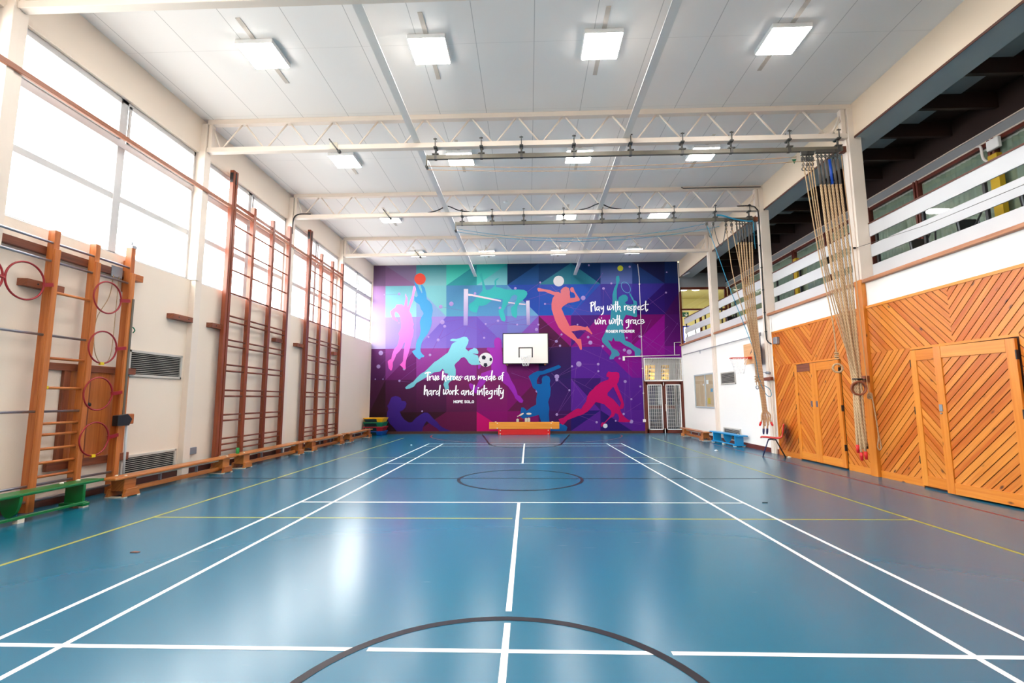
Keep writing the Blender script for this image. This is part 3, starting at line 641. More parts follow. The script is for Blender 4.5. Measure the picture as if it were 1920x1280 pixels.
DOTS = [(-5418,5809,61),(-6048,5781,34),(-3651,5240,82),(-3204,5362,95),(-2211,5791,54),(-5396,4551,54),(-3573,4589,95),(-3473,4412,61),(-4145,3970,41),(-3738,3841,61),(-4070,3218,54),(-6130,3317,95),(-6213,2755,82),(-5137,2644,54),(-5321,2157,47),(-4358,914,34),(-1822,3914,47),(-1760,4494,41),(-1246,4622,54),(-1162,5162,54),(-518,5991,54),(-450,4453,41),(427,4444,41),(349,4242,68),(523,6227,41),(713,5311,41),(2300,5546,95),(1368,4756,82),(1377,4024,41),(1160,3742,61),(1308,3555,47),(2043,4428,34),(2469,3904,54),(2553,3675,82),(3059,3526,47),(3151,5938,54),(3480,6146,41),(4261,6847,47),(5779,6591,34),(5716,5730,41),(4041,3862,41),(4572,3912,54),(3930,3361,61),(4123,3277,102),(3723,3014,41),(2064,2801,109),(1783,2707,41),(2850,2788,54),(2850,2502,41),(1158,2289,95),(1156,2160,61),(1657,1737,41),(3923,2076,61),(4527,1870,41),(4148,1362,41),(1134,760,54),(329,1697,47),(2731,448,47),(3493,499,34),(4118,471,75),(3821,770,47),(2567,6935,41),(-6010,2230,27),(-6330,2232,27)]
THREADS = [(-6048,5781,-5418,5809),(-3651,5240,-2571,5044),(-3473,4412,-3738,3841),(-3738,3841,-4070,3218),(-3473,4412,-4070,3218),(-3573,4589,-1803,4824),(-1822,3914,-2219,4547),(-1760,4494,-450,4453),(-1246,4622,-2078,4056),(-450,4453,427,4444),(-450,4453,-1246,4622),(349,4242,-901,4045),(427,4444,523,6227),(523,6227,-856,5237),(-856,5237,1332,5918),(713,5311,1941,5205),(2300,5546,713,5311),(2300,5546,3075,6464),(1368,4756,459,4241),(1377,4024,672,3133),(1160,3742,477,3963),(1308,3555,450,3410),(2043,4428,1696,3503),(2469,3904,3564,4281),(2553,3675,1771,3482),(2553,3675,3059,3526),(3059,3526,2850,2788),(3059,3526,3556,4004),(3151,5938,4047,4484),(3151,5938,3098,4982),(4572,3912,5553,3096),(4572,3912,5025,3373),(3930,3361,4647,4132),(4123,3277,2998,3527),(3723,3014,4466,2831),(2064,2801,2850,2788),(2064,2801,3165,2161),(1783,2707,1158,2289),(2850,2788,2850,2502),(2850,2502,2281,1896),(1156,2160,1657,1737),(1657,1737,1134,760),(1158,2289,2164,2711),(1156,2160,653,1567),(1657,1737,936,2447),(1134,760,1873,1763),(1134,760,2725,754),(1747,2204,2947,1556),(1789,891,2961,2095),(1746,2170,2465,1089),(2731,448,1788,824),(4148,1362,3296,2025),(4148,1362,4562,1749),(3923,2076,3861,770),(3821,770,4543,1213),(4118,471,4648,416),(3493,499,4513,350),(4071,3107,4118,471),(3470,3385,4447,2289),(-6130,3317,-5155,3455),(-6213,2755,-5161,3734),(-5137,2644,-4070,3218),(-5321,2157,-4392,2895),(-5321,2157,-4619,2071),(-6010,2230,-5161,3734),(-4070,3218,-2770,3714),(-3738,3841,-2220,4688),(-4392,2895,-4575,3451),(-1248,3424,255,2451),(-701,2457,455,2042),(5072,4613,4635,3788),(4642,3994,6090,3091),(4755,3375,5739,4329),(5005,2827,6151,4463),(5716,5730,4609,4966),(4970,5521,6213,4325),(1925,4366,4601,2830),(3148,6605,1725,4717),(2246,3395,3454,2838),(1960,2713,1722,891),(-19,2317,315,1697),(-2497,4410,-1385,4050),(-2360,4830,-2771,3783),(-900,4534,417,4801),(987,6065,2541,4360),(1528,5210,3033,4843)]
FIGURES = [
('silhouette','pink netball player silhouette reaching up',(244,160,224),(244,92,204),[[-5137,5831,-5101,5712,-5058,5654,-5059,5521,-5066,5331,-5031,5236,-4960,5444,-4925,5596,-4871,5747,-4847,5938,-4822,6110,-4776,6166,-4717,6070,-4706,5993,-4751,5879,-4777,5746,-4794,5632,-4847,5443,-4918,5254,-4963,5122,-4942,5027,-4874,4932,-4850,4835,-4821,4660,-4770,4495,-4816,4408,-4775,4272,-4790,4060,-4853,3830,-4888,3657,-4940,3389,-4994,3218,-5066,2990,-5081,2800,-5069,2667,-5097,2629,-5174,2677,-5321,2820,-5246,2896,-5190,2972,-5184,3124,-5170,3334,-5129,3659,-5122,3803,-5196,3679,-5260,3507,-5362,3374,-5475,3260,-5547,3069,-5620,2918,-5616,2746,-5651,2595,-5708,2591,-5787,2691,-5832,2957,-5786,3014,-5682,3070,-5648,3261,-5576,3471,-5445,3604,-5391,3777,-5358,4007,-5408,4124,-5344,4239,-5298,4354,-5303,4568,-5341,4801,-5360,4824,-5419,4957,-5535,5052,-5575,5024,-5588,4921,-5550,4803,-5447,4689,-5468,4628,-5675,4756,-5737,4903,-5779,5055,-5669,5167,-5576,5223,-5523,5356,-5297,5362,-5191,5276,-5159,5503,-5133,5636,-5162,5732]]),
('silhouette','blue netball player silhouette holding the ball',(60,144,200),(92,172,222),[[-4799,6397,-4747,6166,-4687,5974,-4617,5725,-4691,5660,-4777,5727,-4766,5632,-4773,5518,-4696,5441,-4544,5344,-4484,5154,-4388,5021,-4368,4945,-4423,4852,-4466,4792,-4521,4599,-4498,4405,-4477,4269,-4511,4038,-4623,3828,-4667,3655,-4673,3464,-4825,3369,-4776,3293,-4668,3158,-4532,3043,-4465,3061,-4456,3109,-4323,3137,-4305,3194,-4402,3271,-4461,3367,-4472,3481,-4428,3711,-4355,3883,-4185,4093,-4092,4285,-4037,4439,-4010,4613,-4032,4788,-4011,4866,-3977,5092,-4018,5338,-4114,5472,-4238,5569,-4270,5816,-4330,6046,-4442,6197,-4512,6192,-4431,5866,-4454,5822,-4575,6049,-4625,6174,-4673,6203]]),
('silhouette','teal high jumper silhouette arched over a bar',(52,168,166),(60,182,184),[[-2035,6594,-1919,6668,-1897,6517,-1844,6301,-1781,6086,-1749,5935,-1602,5944,-1476,6018,-1381,6123,-1392,6316,-1329,6401,-1202,6453,-1223,6400,-1318,6315,-1318,6144,-1350,6059,-1161,6024,-930,5947,-721,5933,-407,5940,-156,5916,-42,5850,-16,5744,-75,5617,-201,5491,-348,5365,-432,5239,-454,5028,-445,4902,-487,4723,-643,4809,-684,4925,-714,5158,-557,5283,-472,5494,-430,5664,-555,5729,-680,5645,-765,5476,-849,5329,-933,5181,-1017,5034,-955,4823,-924,4696,-976,4581,-1101,4635,-1184,4846,-1225,5058,-1100,5162,-1058,5374,-1036,5522,-1246,5567,-1392,5579,-1560,5443,-1748,5297,-1894,5266,-2041,5268,-2082,5131,-2134,4972,-2291,5006,-2417,5060,-2471,5241,-2440,5347,-2252,5472,-2147,5620,-2001,5789,-1896,5916,-1896,6087,-1918,6302,-1982,6475]]),
('silhouette','indigo silhouette doing a sit-up',(70,40,146),(50,22,110),[[-5801,1130,-5722,1272,-5664,1435,-5624,1496,-5479,1536,-5355,1515,-5250,1453,-5216,1341,-5060,1320,-5007,1228,-5055,1066,-5176,944,-5279,904,-5213,742,-5086,580,-4898,458,-4775,468,-4613,639,-4390,800,-4268,860,-4123,849,-4040,778,-3894,616,-3728,475,-3624,334,-3479,243,-3315,172,-3151,112,-2987,71,-3600,73,-3724,213,-3952,355,-4097,456,-4159,516,-4240,416,-4319,255,-4336,75,-5363,77,-5532,279,-5701,440,-5810,663,-5804,845,-5757,1007]]),
('silhouette','violet footballer silhouette kicking',(172,54,178),(150,34,178),[[-1415,3678,-1402,3824,-1330,3908,-1209,3924,-1112,3821,-1100,3651,-1089,3360,-1053,3118,-1042,2877,-946,2804,-874,2708,-899,2540,-804,2396,-709,2157,-567,1918,-496,1728,-449,1562,-331,1490,-213,1324,-261,1230,-380,1254,-545,1420,-616,1586,-782,1824,-829,1896,-1020,2039,-1139,2183,-1331,2352,-1523,2257,-1715,2187,-1810,2020,-1954,1878,-2074,1783,-2145,1617,-2289,1713,-2410,1857,-2446,2000,-2375,2047,-2278,1999,-2218,1832,-2122,1950,-2027,2165,-1932,2451,-1715,2522,-1523,2592,-1523,2881,-1523,3122,-1596,3316,-1717,3413,-1693,3522,-1523,3497,-1378,3508],[-2077,2788,-1945,2799,-1968,2691,-2040,2608,-2077,2644]]),
('silhouette','pale blue goalkeeper silhouette diving',(142,216,230),(112,190,206),[[-3244,3836,-3141,3888,-2974,3876,-2828,3916,-2662,3974,-2536,3945,-2463,3830,-2493,3684,-2576,3539,-2596,3476,-2471,3361,-2388,3433,-2305,3453,-2243,3505,-2118,3452,-2056,3327,-2076,3244,-2263,3266,-2304,3250,-2200,3224,-2076,3182,-2034,3016,-1982,2809,-2198,2790,-2343,2801,-2447,2874,-2552,3040,-2656,3124,-2780,3083,-2862,2981,-3006,2857,-3047,2775,-2993,2610,-2991,2383,-3062,2199,-3227,2118,-3298,2016,-3265,1873,-3285,1771,-3419,1792,-3494,1997,-3454,2119,-3435,2242,-3333,2386,-3281,2430,-3458,2469,-3469,2572,-3543,2644,-3645,2532,-3873,2502,-4038,2411,-4263,2268,-4428,2166,-4613,2064,-4714,1921,-4878,1840,-5043,1821,-5076,1882,-4964,1984,-4738,2127,-4616,2270,-4453,2434,-4268,2536,-4104,2700,-3879,2926,-3734,3008,-3549,3151,-3322,3316,-3241,3482,-3159,3669,-3035,3751,-2952,3771,-3119,3783,-3202,3794]]),
('silhouette','salmon volleyball player silhouette leaping',(214,118,126),(230,100,108),[[396,5944,430,6001,680,5941,929,5895,1122,5813,1289,5811,1371,5748,1373,5889,1486,6001,1597,6034,1721,5970,1754,5828,1744,5715,1768,5545,1948,5557,1983,5627,1925,5769,1787,5813,1768,5941,1819,6011,1902,5996,1954,5826,2061,5655,2168,5484,2139,5428,1917,5374,1668,5335,1472,5211,1388,5113,1441,5000,1520,4789,1626,4565,1719,4368,1925,4400,2172,4364,2362,4320,2445,4361,2525,4249,2643,4054,2615,4013,2521,4097,2360,4196,2141,4198,1783,4145,1891,4033,2024,3838,2174,3823,2185,3699,2206,3396,2137,3382,2046,3590,1913,3757,1643,3953,1426,4121,1265,4317,1132,4597,1053,4850,987,5075,982,5301,1035,5554,1120,5666,899,5754,706,5841,567,5843,442,5844]]),
('silhouette','teal tennis player silhouette serving',(36,150,166),(70,142,172),[[3693,6441,3763,6476,3814,6458,3825,6262,3751,6086,3693,5875,3689,5522,3730,5381,3769,5557,3927,5660,4064,5659,4146,5552,4125,5412,4020,5343,4052,5273,4222,5236,4366,5269,4347,5409,4366,5444,4500,5373,4512,5232,4490,5093,4495,4744,4409,4717,4241,4781,4037,4818,3928,4611,3903,4333,3943,3987,3986,3745,4170,3675,4368,3502,4567,3397,4614,3294,4557,3107,4354,3091,4344,3296,4196,3434,3930,3574,3764,3713,3561,3732,3498,3887,3425,3716,3257,3786,3322,3682,3451,3440,3651,3336,3742,3198,3695,3113,3560,3097,3472,2995,3319,2979,3322,3065,3411,3235,3380,3338,3215,3511,3050,3685,3020,3823,3163,4098,3272,4339,3378,4477,3426,4965,3465,5104,3507,5384,3515,5665,3592,5947,3683,6122,3672,6335],[4196,5710,4238,5727,4383,5462,4337,5403]]),
('silhouette','blue cricket batter silhouette swinging',(4,104,176),(12,88,162),[[6,2313,115,2396,235,2467,379,2525,569,2524,857,2630,1241,2771,1335,2698,1310,2651,999,2521,711,2416,472,2358,375,2239,338,2120,349,2002,515,1989,552,2048,542,2191,591,2297,734,2344,852,2284,893,2141,860,1999,905,1785,877,1525,791,1267,835,1008,808,774,828,482,869,75,540,76,498,483,407,752,99,671,-91,648,-233,591,-351,684,-326,895,-301,1048,-206,1047,-112,965,-89,906,102,1058,305,1163,307,1387,357,1646,299,1765,181,1836,135,1979,65,2170],[828,470,1203,399,1437,352,1553,259,1503,97,1315,86,822,87]]),
('silhouette','crimson hockey player silhouette lunging',(200,0,104),(186,0,92),[[3167,2281,3182,2388,3255,2487,3396,2458,3585,2469,3690,2420,3697,2266,3656,2077,3582,1959,3438,1871,3305,1725,3196,1620,3193,1514,3435,1349,3548,1207,3672,1055,3681,950,3746,787,3858,647,3995,542,4098,507,4038,449,3805,443,3596,462,3635,601,3593,764,3489,811,3415,671,3297,625,3154,510,3033,382,2984,301,2913,255,2892,348,2941,441,3035,429,3155,556,3276,695,3337,811,3306,928,3168,1045,3054,1163,2891,1210,2716,1258,2583,1095,2390,885,2176,757,1987,700,1750,607,1561,538,1465,422,1370,341,1277,399,1197,574,1398,632,1589,771,1827,934,1993,1003,2110,968,2207,1120,2329,1283,2380,1494,2479,1659,2623,1776,2720,1893,2960,2058,3246,2162,3272,2245],[3427,1890,3583,1983,3658,1747,3745,1535,3809,1323,3850,1136,3811,996,3681,950,3660,1032,3735,1207,3647,1394,3538,1653]]),
('painted_ball','orange red netball',(224,72,54),(214,80,64),[[-4299,6438,-4304,6384,-4321,6332,-4349,6286,-4387,6247,-4432,6219,-4483,6201,-4536,6196,-4590,6203,-4642,6222,-4688,6251,-4727,6291,-4757,6338,-4776,6390,-4783,6445,-4778,6499,-4761,6551,-4733,6597,-4695,6636,-4650,6665,-4599,6682,-4545,6688,-4491,6681,-4440,6662,-4393,6632,-4354,6592,-4324,6545,-4306,6493]]),
('painted_ball','white volleyball',(224,222,224),(212,206,210),[[1518,6271,1512,6221,1495,6173,1467,6130,1432,6094,1389,6068,1342,6052,1292,6046,1243,6053,1196,6070,1155,6098,1120,6134,1094,6178,1078,6226,1074,6277,1080,6328,1097,6376,1124,6418,1160,6454,1203,6481,1250,6497,1300,6502,1349,6496,1396,6478,1438,6450,1472,6414,1498,6370,1514,6322]]),
('painted_ball','yellow tennis ball',(196,200,52),(184,190,44),[[3986,6783,3982,6756,3973,6730,3958,6708,3939,6689,3916,6675,3891,6666,3865,6663,3839,6667,3814,6676,3793,6691,3775,6710,3761,6733,3753,6759,3751,6786,3755,6813,3764,6839,3779,6861,3798,6880,3821,6894,3846,6903,3872,6906,3898,6902,3923,6893,3945,6878,3963,6859,3976,6836,3984,6810]]),
('painted_ball','white hockey ball',(216,226,234),(206,214,228),[[3160,301,3157,281,3150,263,3139,246,3124,232,3107,222,3088,215,3068,213,3049,215,3030,222,3014,233,3000,246,2990,263,2984,282,2982,301,2985,321,2992,340,3003,356,3017,370,3034,381,3053,387,3073,389,3093,387,3111,380,3128,370,3142,356,3152,339,3158,321]]),
('painted_ball','white football with black patches',(232,230,232),(222,220,224),[[-1463,3001,-1467,2950,-1480,2902,-1502,2856,-1530,2815,-1566,2780,-1607,2752,-1653,2731,-1702,2718,-1752,2714,-1802,2719,-1851,2732,-1896,2754,-1938,2783,-1973,2819,-2002,2860,-2024,2906,-2037,2955,-2042,3005,-2037,3055,-2025,3104,-2003,3150,-1974,3191,-1939,3226,-1897,3255,-1852,3276,-1803,3289,-1753,3293,-1702,3288,-1653,3274,-1608,3253,-1566,3223,-1531,3187,-1502,3146,-1480,3100,-1467,3051]]),
('football_patches',None,(40,40,58),(40,40,58),[[-1827,3191,-1742,3115,-1788,3011,-1901,3024,-1925,3135],[-1523,3089,-1486,3006,-1533,2933,-1600,2971,-1594,3067],[-1712,2866,-1676,2765,-1761,2700,-1850,2761,-1820,2864],[-2034,2976,-2000,2956,-1971,2872,-2000,2872]]),
('high_jump_bar','pale pink striped high jump bar with two posts',(228,208,216),(220,200,220),[[-2495,5784,-2337,5761,-1120,5485,-1120,5425,-2337,5682,-2494,5688],[-817,5417,-536,5378,-536,5325,-817,5362],[-358,5353,-94,5324,-95,5269,-369,5298]]),
('high_jump_post',None,(226,216,232),(150,130,200),[[-2680,5990,-2496,5988,-2508,4438,-2685,4440]]),
('high_jump_post',None,(226,216,232),(150,130,190),[[-76,5451,70,5467,85,4434,-53,4435]]),
('wicket','cream stumps and flying bails',(232,226,212),(214,208,190),[[-505,580,-458,603,-403,579,-404,470,-506,470],[-162,609,-114,632,-63,609,-64,469,-163,469],[-53,618,-1,641,51,618,50,468,-54,468],[-207,820,-206,812,-210,802,-219,790,-233,777,-250,764,-270,750,-292,737,-314,726,-337,717,-358,710,-376,706,-391,706,-402,708,-408,713,-409,720,-404,731,-396,742,-382,755,-365,769,-345,782,-323,795,-301,806,-278,815,-257,822,-239,826,-224,827,-213,825],[-481,697,-417,732,-403,703,-457,668],[109,793,107,784,99,775,86,767,70,760,50,755,28,752,5,751,-18,752,-40,755,-60,761,-76,767,-89,775,-96,784,-99,794,-96,803,-89,812,-76,820,-59,826,-40,831,-18,834,6,835,29,834,51,831,70,826,87,819,99,811,107,802]]),
('painted_ball','red and black cricket ball',(176,36,60),(60,26,40),[[-236,555,-238,538,-244,521,-254,506,-266,493,-282,484,-299,478,-317,476,-334,478,-351,484,-367,494,-379,506,-389,521,-395,538,-396,556,-394,574,-388,590,-379,605,-366,618,-350,627,-333,633,-315,635,-298,633,-281,627,-265,618,-253,605,-243,590,-238,573]]),
]
WORDS_LEFT = [(53,[-4256,2463,-4163,2498,-4039,2493]),(62,[-4142,2473,-4156,2329,-4148,2174]),(53,[-4074,2338,-4059,2184]),(41,[-4060,2266,-4005,2338,-3943,2348]),(45,[-3922,2337,-3921,2245,-3889,2193,-3838,2234]),(45,[-3829,2357,-3838,2244,-3826,2166]),(37,[-3765,2244,-3694,2295,-3705,2346,-3756,2336,-3786,2254,-3754,2186,-3666,2233]),(62,[-3514,2530,-3529,2366,-3541,2191]),(49,[-3528,2273,-3456,2365,-3425,2334,-3434,2221,-3398,2139]),(37,[-3341,2252,-3280,2303,-3301,2348,-3348,2313,-3355,2231,-3310,2190,-3238,2237]),(49,[-3208,2343,-3206,2179]),(37,[-3203,2282,-3156,2333,-3108,2332]),(37,[-3059,2332,-3100,2271,-3082,2189,-3025,2209,-3011,2280,-3053,2332]),(37,[-2959,2243,-2901,2290,-2922,2341,-2970,2305,-2973,2223,-2927,2181,-2866,2228]),(37,[-2763,2336,-2835,2304,-2825,2259,-2783,2217,-2814,2166,-2876,2177]),(21,[-2763,2279,-2691,2309]),(37,[-2505,2339,-2588,2309,-2618,2237,-2587,2200,-2515,2257,-2485,2335]),(45,[-2485,2339,-2488,2236,-2459,2138]),(49,[-2392,2328,-2391,2170]),(37,[-2385,2266,-2351,2328,-2295,2333]),(37,[-2278,2239,-2216,2286,-2237,2337,-2282,2307,-2294,2225,-2247,2179,-2175,2230]),(53,[-2041,2332,-2055,2209]),(41,[-2047,2229,-1979,2305,-1949,2305,-1952,2223]),(41,[-1952,2223,-1877,2294,-1850,2273,-1833,2195]),(37,[-1702,2330,-1784,2297,-1808,2228,-1773,2191,-1712,2252,-1685,2324]),(45,[-1691,2330,-1718,2227,-1712,2146]),(37,[-1558,2323,-1630,2272,-1640,2190,-1588,2200,-1527,2271]),(53,[-1486,2542,-1512,2353,-1521,2142]),(37,[-1445,2234,-1377,2287,-1397,2336,-1445,2308,-1455,2220,-1414,2174,-1332,2225]),(37,[-1167,2326,-1219,2269,-1219,2198,-1157,2197,-1130,2279,-1167,2326]),(49,[-1013,2473,-1054,2463,-1068,2350,-1075,2140]),(25,[-1126,2347,-1013,2371]),(62,[-4258,1949,-4266,1796,-4273,1602]),(49,[-4264,1704,-4193,1785,-4156,1764,-4166,1632,-4134,1544]),(37,[-3996,1753,-4079,1723,-4108,1642,-4070,1601,-4005,1662,-3990,1743]),(45,[-3996,1753,-3995,1631,-3971,1553]),(49,[-3914,1743,-3911,1600]),(37,[-3906,1681,-3862,1742,-3804,1752]),(37,[-3707,1742,-3779,1691,-3788,1599,-3726,1609,-3665,1690]),(53,[-3627,1956,-3651,1752,-3663,1542]),(49,[-3481,1792,-3489,1649,-3464,1604,-3397,1689,-3387,1771]),(41,[-3387,1771,-3396,1648,-3365,1603,-3294,1689,-3284,1770,-3326,1791]),(37,[-3202,1749,-3246,1688,-3237,1607,-3180,1617,-3160,1698,-3202,1749]),(49,[-3109,1739,-3114,1596]),(37,[-3108,1677,-3068,1738,-3020,1738]),(53,[-2966,1942,-2985,1748,-2994,1585]),(37,[-2883,1772,-2974,1687,-2867,1591]),(37,[-2646,1746,-2728,1716,-2752,1635,-2717,1594,-2655,1655,-2635,1736]),(45,[-2642,1746,-2645,1624,-2616,1553]),(49,[-2563,1736,-2567,1593]),(45,[-2559,1654,-2481,1735,-2450,1725,-2447,1578]),(37,[-2296,1734,-2368,1674,-2378,1592,-2326,1598,-2265,1683]),(53,[-2225,1958,-2255,1744,-2268,1545]),(49,[-2080,1754,-2090,1587]),(49,[-2064,1841,-2050,1855]),(49,[-2009,1733,-2018,1580]),(45,[-2012,1651,-1937,1743,-1906,1722,-1893,1586]),(53,[-1808,1946,-1820,1742,-1803,1532]),(29,[-1927,1794,-1701,1827]),(37,[-1731,1640,-1660,1690,-1680,1741,-1732,1701,-1742,1620,-1697,1579,-1615,1633]),(37,[-1496,1740,-1578,1710,-1598,1639,-1557,1598,-1486,1659]),(49,[-1486,1740,-1496,1537,-1537,1446,-1629,1416]),(45,[-1393,1740,-1393,1583]),(37,[-1389,1669,-1352,1729,-1328,1729]),(45,[-1291,1739,-1287,1583]),(53,[-1192,1942,-1219,1739,-1205,1536]),(29,[-1311,1800,-1086,1830]),(41,[-1148,1739,-1138,1637,-1097,1616,-1031,1718]),(49,[-1029,1758,-1046,1555,-1066,1454,-1138,1410])]
CREDIT_LEFT = [(27,[-3058,1341,-3057,1244]),(27,[-2985,1341,-2984,1244]),(27,[-3057,1293,-2985,1292]),(27,[-2924,1341,-2950,1326,-2960,1292,-2949,1258,-2924,1243,-2898,1258,-2888,1292,-2899,1326,-2924,1341]),(27,[-2864,1340,-2863,1243]),(27,[-2864,1340,-2809,1340,-2791,1316,-2809,1290,-2863,1290]),(27,[-2694,1340,-2767,1340,-2766,1243,-2693,1242]),(27,[-2766,1291,-2708,1291]),(27,[-2544,1327,-2576,1339,-2611,1332,-2618,1312,-2591,1293,-2552,1281,-2548,1256,-2579,1242,-2622,1254]),(27,[-2481,1339,-2508,1324,-2519,1290,-2508,1256,-2480,1241,-2453,1256,-2442,1290,-2453,1324,-2481,1339]),(27,[-2417,1338,-2417,1241,-2339,1241]),(27,[-2276,1338,-2303,1323,-2314,1289,-2303,1255,-2275,1241,-2248,1255,-2237,1289,-2248,1323,-2276,1338])]
WORDS_RIGHT = [(59,[2636,5348,2621,5163,2627,4980]),(39,[2583,5323,2689,5367,2739,5313,2700,5238,2632,5185]),(50,[2793,5386,2774,5191,2791,5001]),(36,[2922,5174,2854,5137,2845,5054,2881,5023,2943,5098,2955,5159]),(41,[2952,5166,2941,5053,2965,4989]),(39,[3026,5166,3031,5082,3068,5074,3118,5142]),(44,[3123,5187,3118,5005,3093,4884,3035,4832]),(44,[3302,5193,3291,5079,3327,5026,3382,5124,3391,5184]),(36,[3391,5184,3380,5063,3416,5040,3486,5138,3481,5214,3437,5245]),(41,[3539,5183,3535,5028]),(47,[3642,5379,3620,5151,3640,4959]),(27,[3533,5225,3742,5264]),(47,[3716,5371,3702,5150,3713,5022]),(41,[3708,5105,3777,5180,3813,5149,3795,5058,3832,4964]),(44,[3992,5185,3994,5018]),(33,[3997,5117,4044,5185,4099,5199]),(33,[4115,5085,4190,5130,4170,5183,4117,5146,4114,5055,4165,5024,4241,5084]),(33,[4311,5182,4243,5144,4270,5084,4298,5038,4252,4990,4206,5009]),(50,[4377,5173,4373,5052,4376,4893]),(33,[4382,5097,4437,5188,4465,5157,4447,5051,4394,5014]),(33,[4537,5088,4597,5125,4584,5178,4539,5141,4528,5058,4579,5027,4650,5072]),(36,[4762,5192,4688,5170,4655,5079,4690,5018,4775,5063]),(47,[4873,5377,4842,5138,4875,4960]),(27,[4749,5219,4979,5250]),(36,[4937,5034,4917,4983]),(44,[2774,4616,2771,4495,2807,4442,2862,4539,2878,4599]),(36,[2878,4599,2867,4479,2904,4448,2966,4553,2960,4629,2909,4652]),(41,[3004,4598,2996,4452]),(41,[3034,4688,3039,4699]),(41,[3085,4597,3074,4444]),(39,[3083,4522,3152,4604,3188,4566,3179,4491,3210,4433]),(44,[3360,4610,3349,4497,3385,4444,3440,4548,3456,4601]),(36,[3456,4601,3445,4481,3481,4450,3543,4555,3546,4638,3495,4661]),(41,[3596,4592,3588,4454]),(47,[3684,4795,3669,4561,3696,4385]),(27,[3590,4619,3783,4650]),(47,[3772,4786,3758,4560,3754,4437]),(41,[3761,4530,3826,4605,3869,4574,3859,4484,3889,4389]),(36,[4114,4609,4047,4580,4030,4520,4066,4497,4132,4557]),(47,[4151,4617,4138,4421,4119,4316,4044,4264]),(41,[4224,4593,4217,4447]),(33,[4222,4526,4269,4600,4324,4607]),(36,[4402,4599,4334,4570,4324,4479,4360,4456,4421,4524,4434,4591]),(41,[4431,4599,4420,4478,4457,4406]),(36,[4579,4605,4519,4568,4501,4493,4536,4440,4603,4459]),(33,[4649,4512,4721,4533,4752,4577,4719,4614,4667,4593,4635,4529,4645,4464,4691,4440,4788,4512])]
CREDIT_RIGHT = [(24,[3210,4181,3208,4088]),(24,[3210,4181,3264,4180,3281,4157,3262,4132,3209,4132]),(24,[3245,4132,3279,4087]),(24,[3346,4179,3321,4166,3310,4133,3319,4101,3344,4086,3369,4100,3380,4133,3371,4165,3346,4179]),(24,[3482,4164,3454,4178,3425,4168,3410,4132,3423,4097,3451,4085,3480,4099,3481,4127,3452,4127]),(24,[3583,4177,3512,4178,3509,4085,3580,4084]),(24,[3510,4131,3567,4131]),(24,[3612,4177,3609,4084]),(24,[3612,4177,3665,4176,3682,4153,3664,4128,3611,4129]),(24,[3646,4128,3680,4083]),(24,[3751,4089,3754,4179,3817,4178]),(24,[3752,4134,3803,4133]),(24,[3907,4177,3843,4178,3841,4088,3904,4087]),(24,[3842,4133,3893,4132]),(24,[3933,4177,3930,4087,3962,4087,3988,4104,3995,4131,3989,4158,3965,4177,3933,4177]),(24,[4086,4175,4023,4176,4020,4086,4083,4086]),(24,[4021,4131,4072,4131]),(24,[4113,4175,4110,4085]),(24,[4113,4175,4160,4175,4175,4152,4158,4128,4111,4128]),(24,[4143,4128,4173,4085]),(24,[4265,4174,4202,4174,4199,4085,4262,4084]),(24,[4201,4129,4251,4129]),(24,[4292,4173,4289,4084]),(24,[4292,4173,4339,4173,4354,4150,4337,4126,4290,4127]),(24,[4322,4126,4352,4083])]
RACKET = [(17,[4201,5754,4172,5741,4139,5737,4104,5742,4068,5756,4032,5778,3997,5807,3966,5842,3938,5883,3916,5926,3900,5972,3891,6017,3888,6061,3893,6100,3905,6135,3923,6164,3947,6185,3976,6197,4009,6201,4044,6196,4080,6182,4117,6160,4151,6131,4183,6095,4210,6055,4232,6011,4248,5966,4257,5921,4260,5877,4255,5838,4243,5803,4225,5774,4201,5754])]

YM = YF - 0.0015
def colored(polys, y, name, mat, parent=None, label=None):
    m = MB()
    for top, bot, z0, z1, p, lift in polys:
        pts = [(p[i] / 1000.0, p[i + 1] / 1000.0) for i in range(0, len(p), 2)]
        ct, cb = rgb3(top), rgb3(bot); zs = [q[1] for q in pts]
        a0, a1 = (min(zs), max(zs)) if z0 is None else (z0 / 1000.0, z1 / 1000.0)
        cols = [tuple(cb[k] + (ct[k] - cb[k]) * max(0, min(1, (q[1] - a0) / max(1e-3, a1 - a0))) for k in range(3)) for q in pts]
        tri = tessellate_polygon([[V3((q[0], q[1], 0)) for q in pts]])
        m.raw([V3((q[0], y - lift, q[1])) for q in pts], [tuple(t) for t in tri], (1, 0, 0), 0, cols=cols)
    # make every face look into the hall
    for i, f in enumerate(m.f):
        a, b, c = (m.v[j] for j in f[:3])
        if (b - a).cross(c - a).y > 0:
            k = sum(len(g) for g in m.f[:i]); n = len(f); m.f[i] = f[::-1]; m.col[k:k + n] = m.col[k:k + n][::-1]; m.uv[k:k + n] = m.uv[k:k + n][::-1]
    return m.build(name, mat, parent, label)
mur = thing('mural', 'purple, teal and magenta sports mural covering the whole far wall', 'mural', (0, YF, 0.1))
def poly_round(x, z, r, n=18): return [c for i in range(n) for c in (x + r * math.cos(2 * math.pi * i / n), z + r * math.sin(2 * math.pi * i / n))]
def poly_line(a, b, c, d, w=8):
    n = V3((-(d - b), c - a, 0)).normalized() * w / 2
    return [a - n.x, b - n.y, c - n.x, d - n.y, c + n.x, d + n.y, a + n.x, b + n.y]
pan = colored([(t, b, z0, z1, p, 0.0) for t, b, z0, z1, p in FACETS] + [((136, 84, 164), (120, 60, 150), None, None, poly_line(*q), 0.0004 + 0.000008 * i) for i, q in enumerate(THREADS)]
              + [((176, 152, 212), (164, 136, 196), None, None, poly_round(*q), 0.0012 + 0.00001 * i) for i, q in enumerate(DOTS)], YM, 'faceted_background', M['mural'], mur)
yy = YM - 0.003
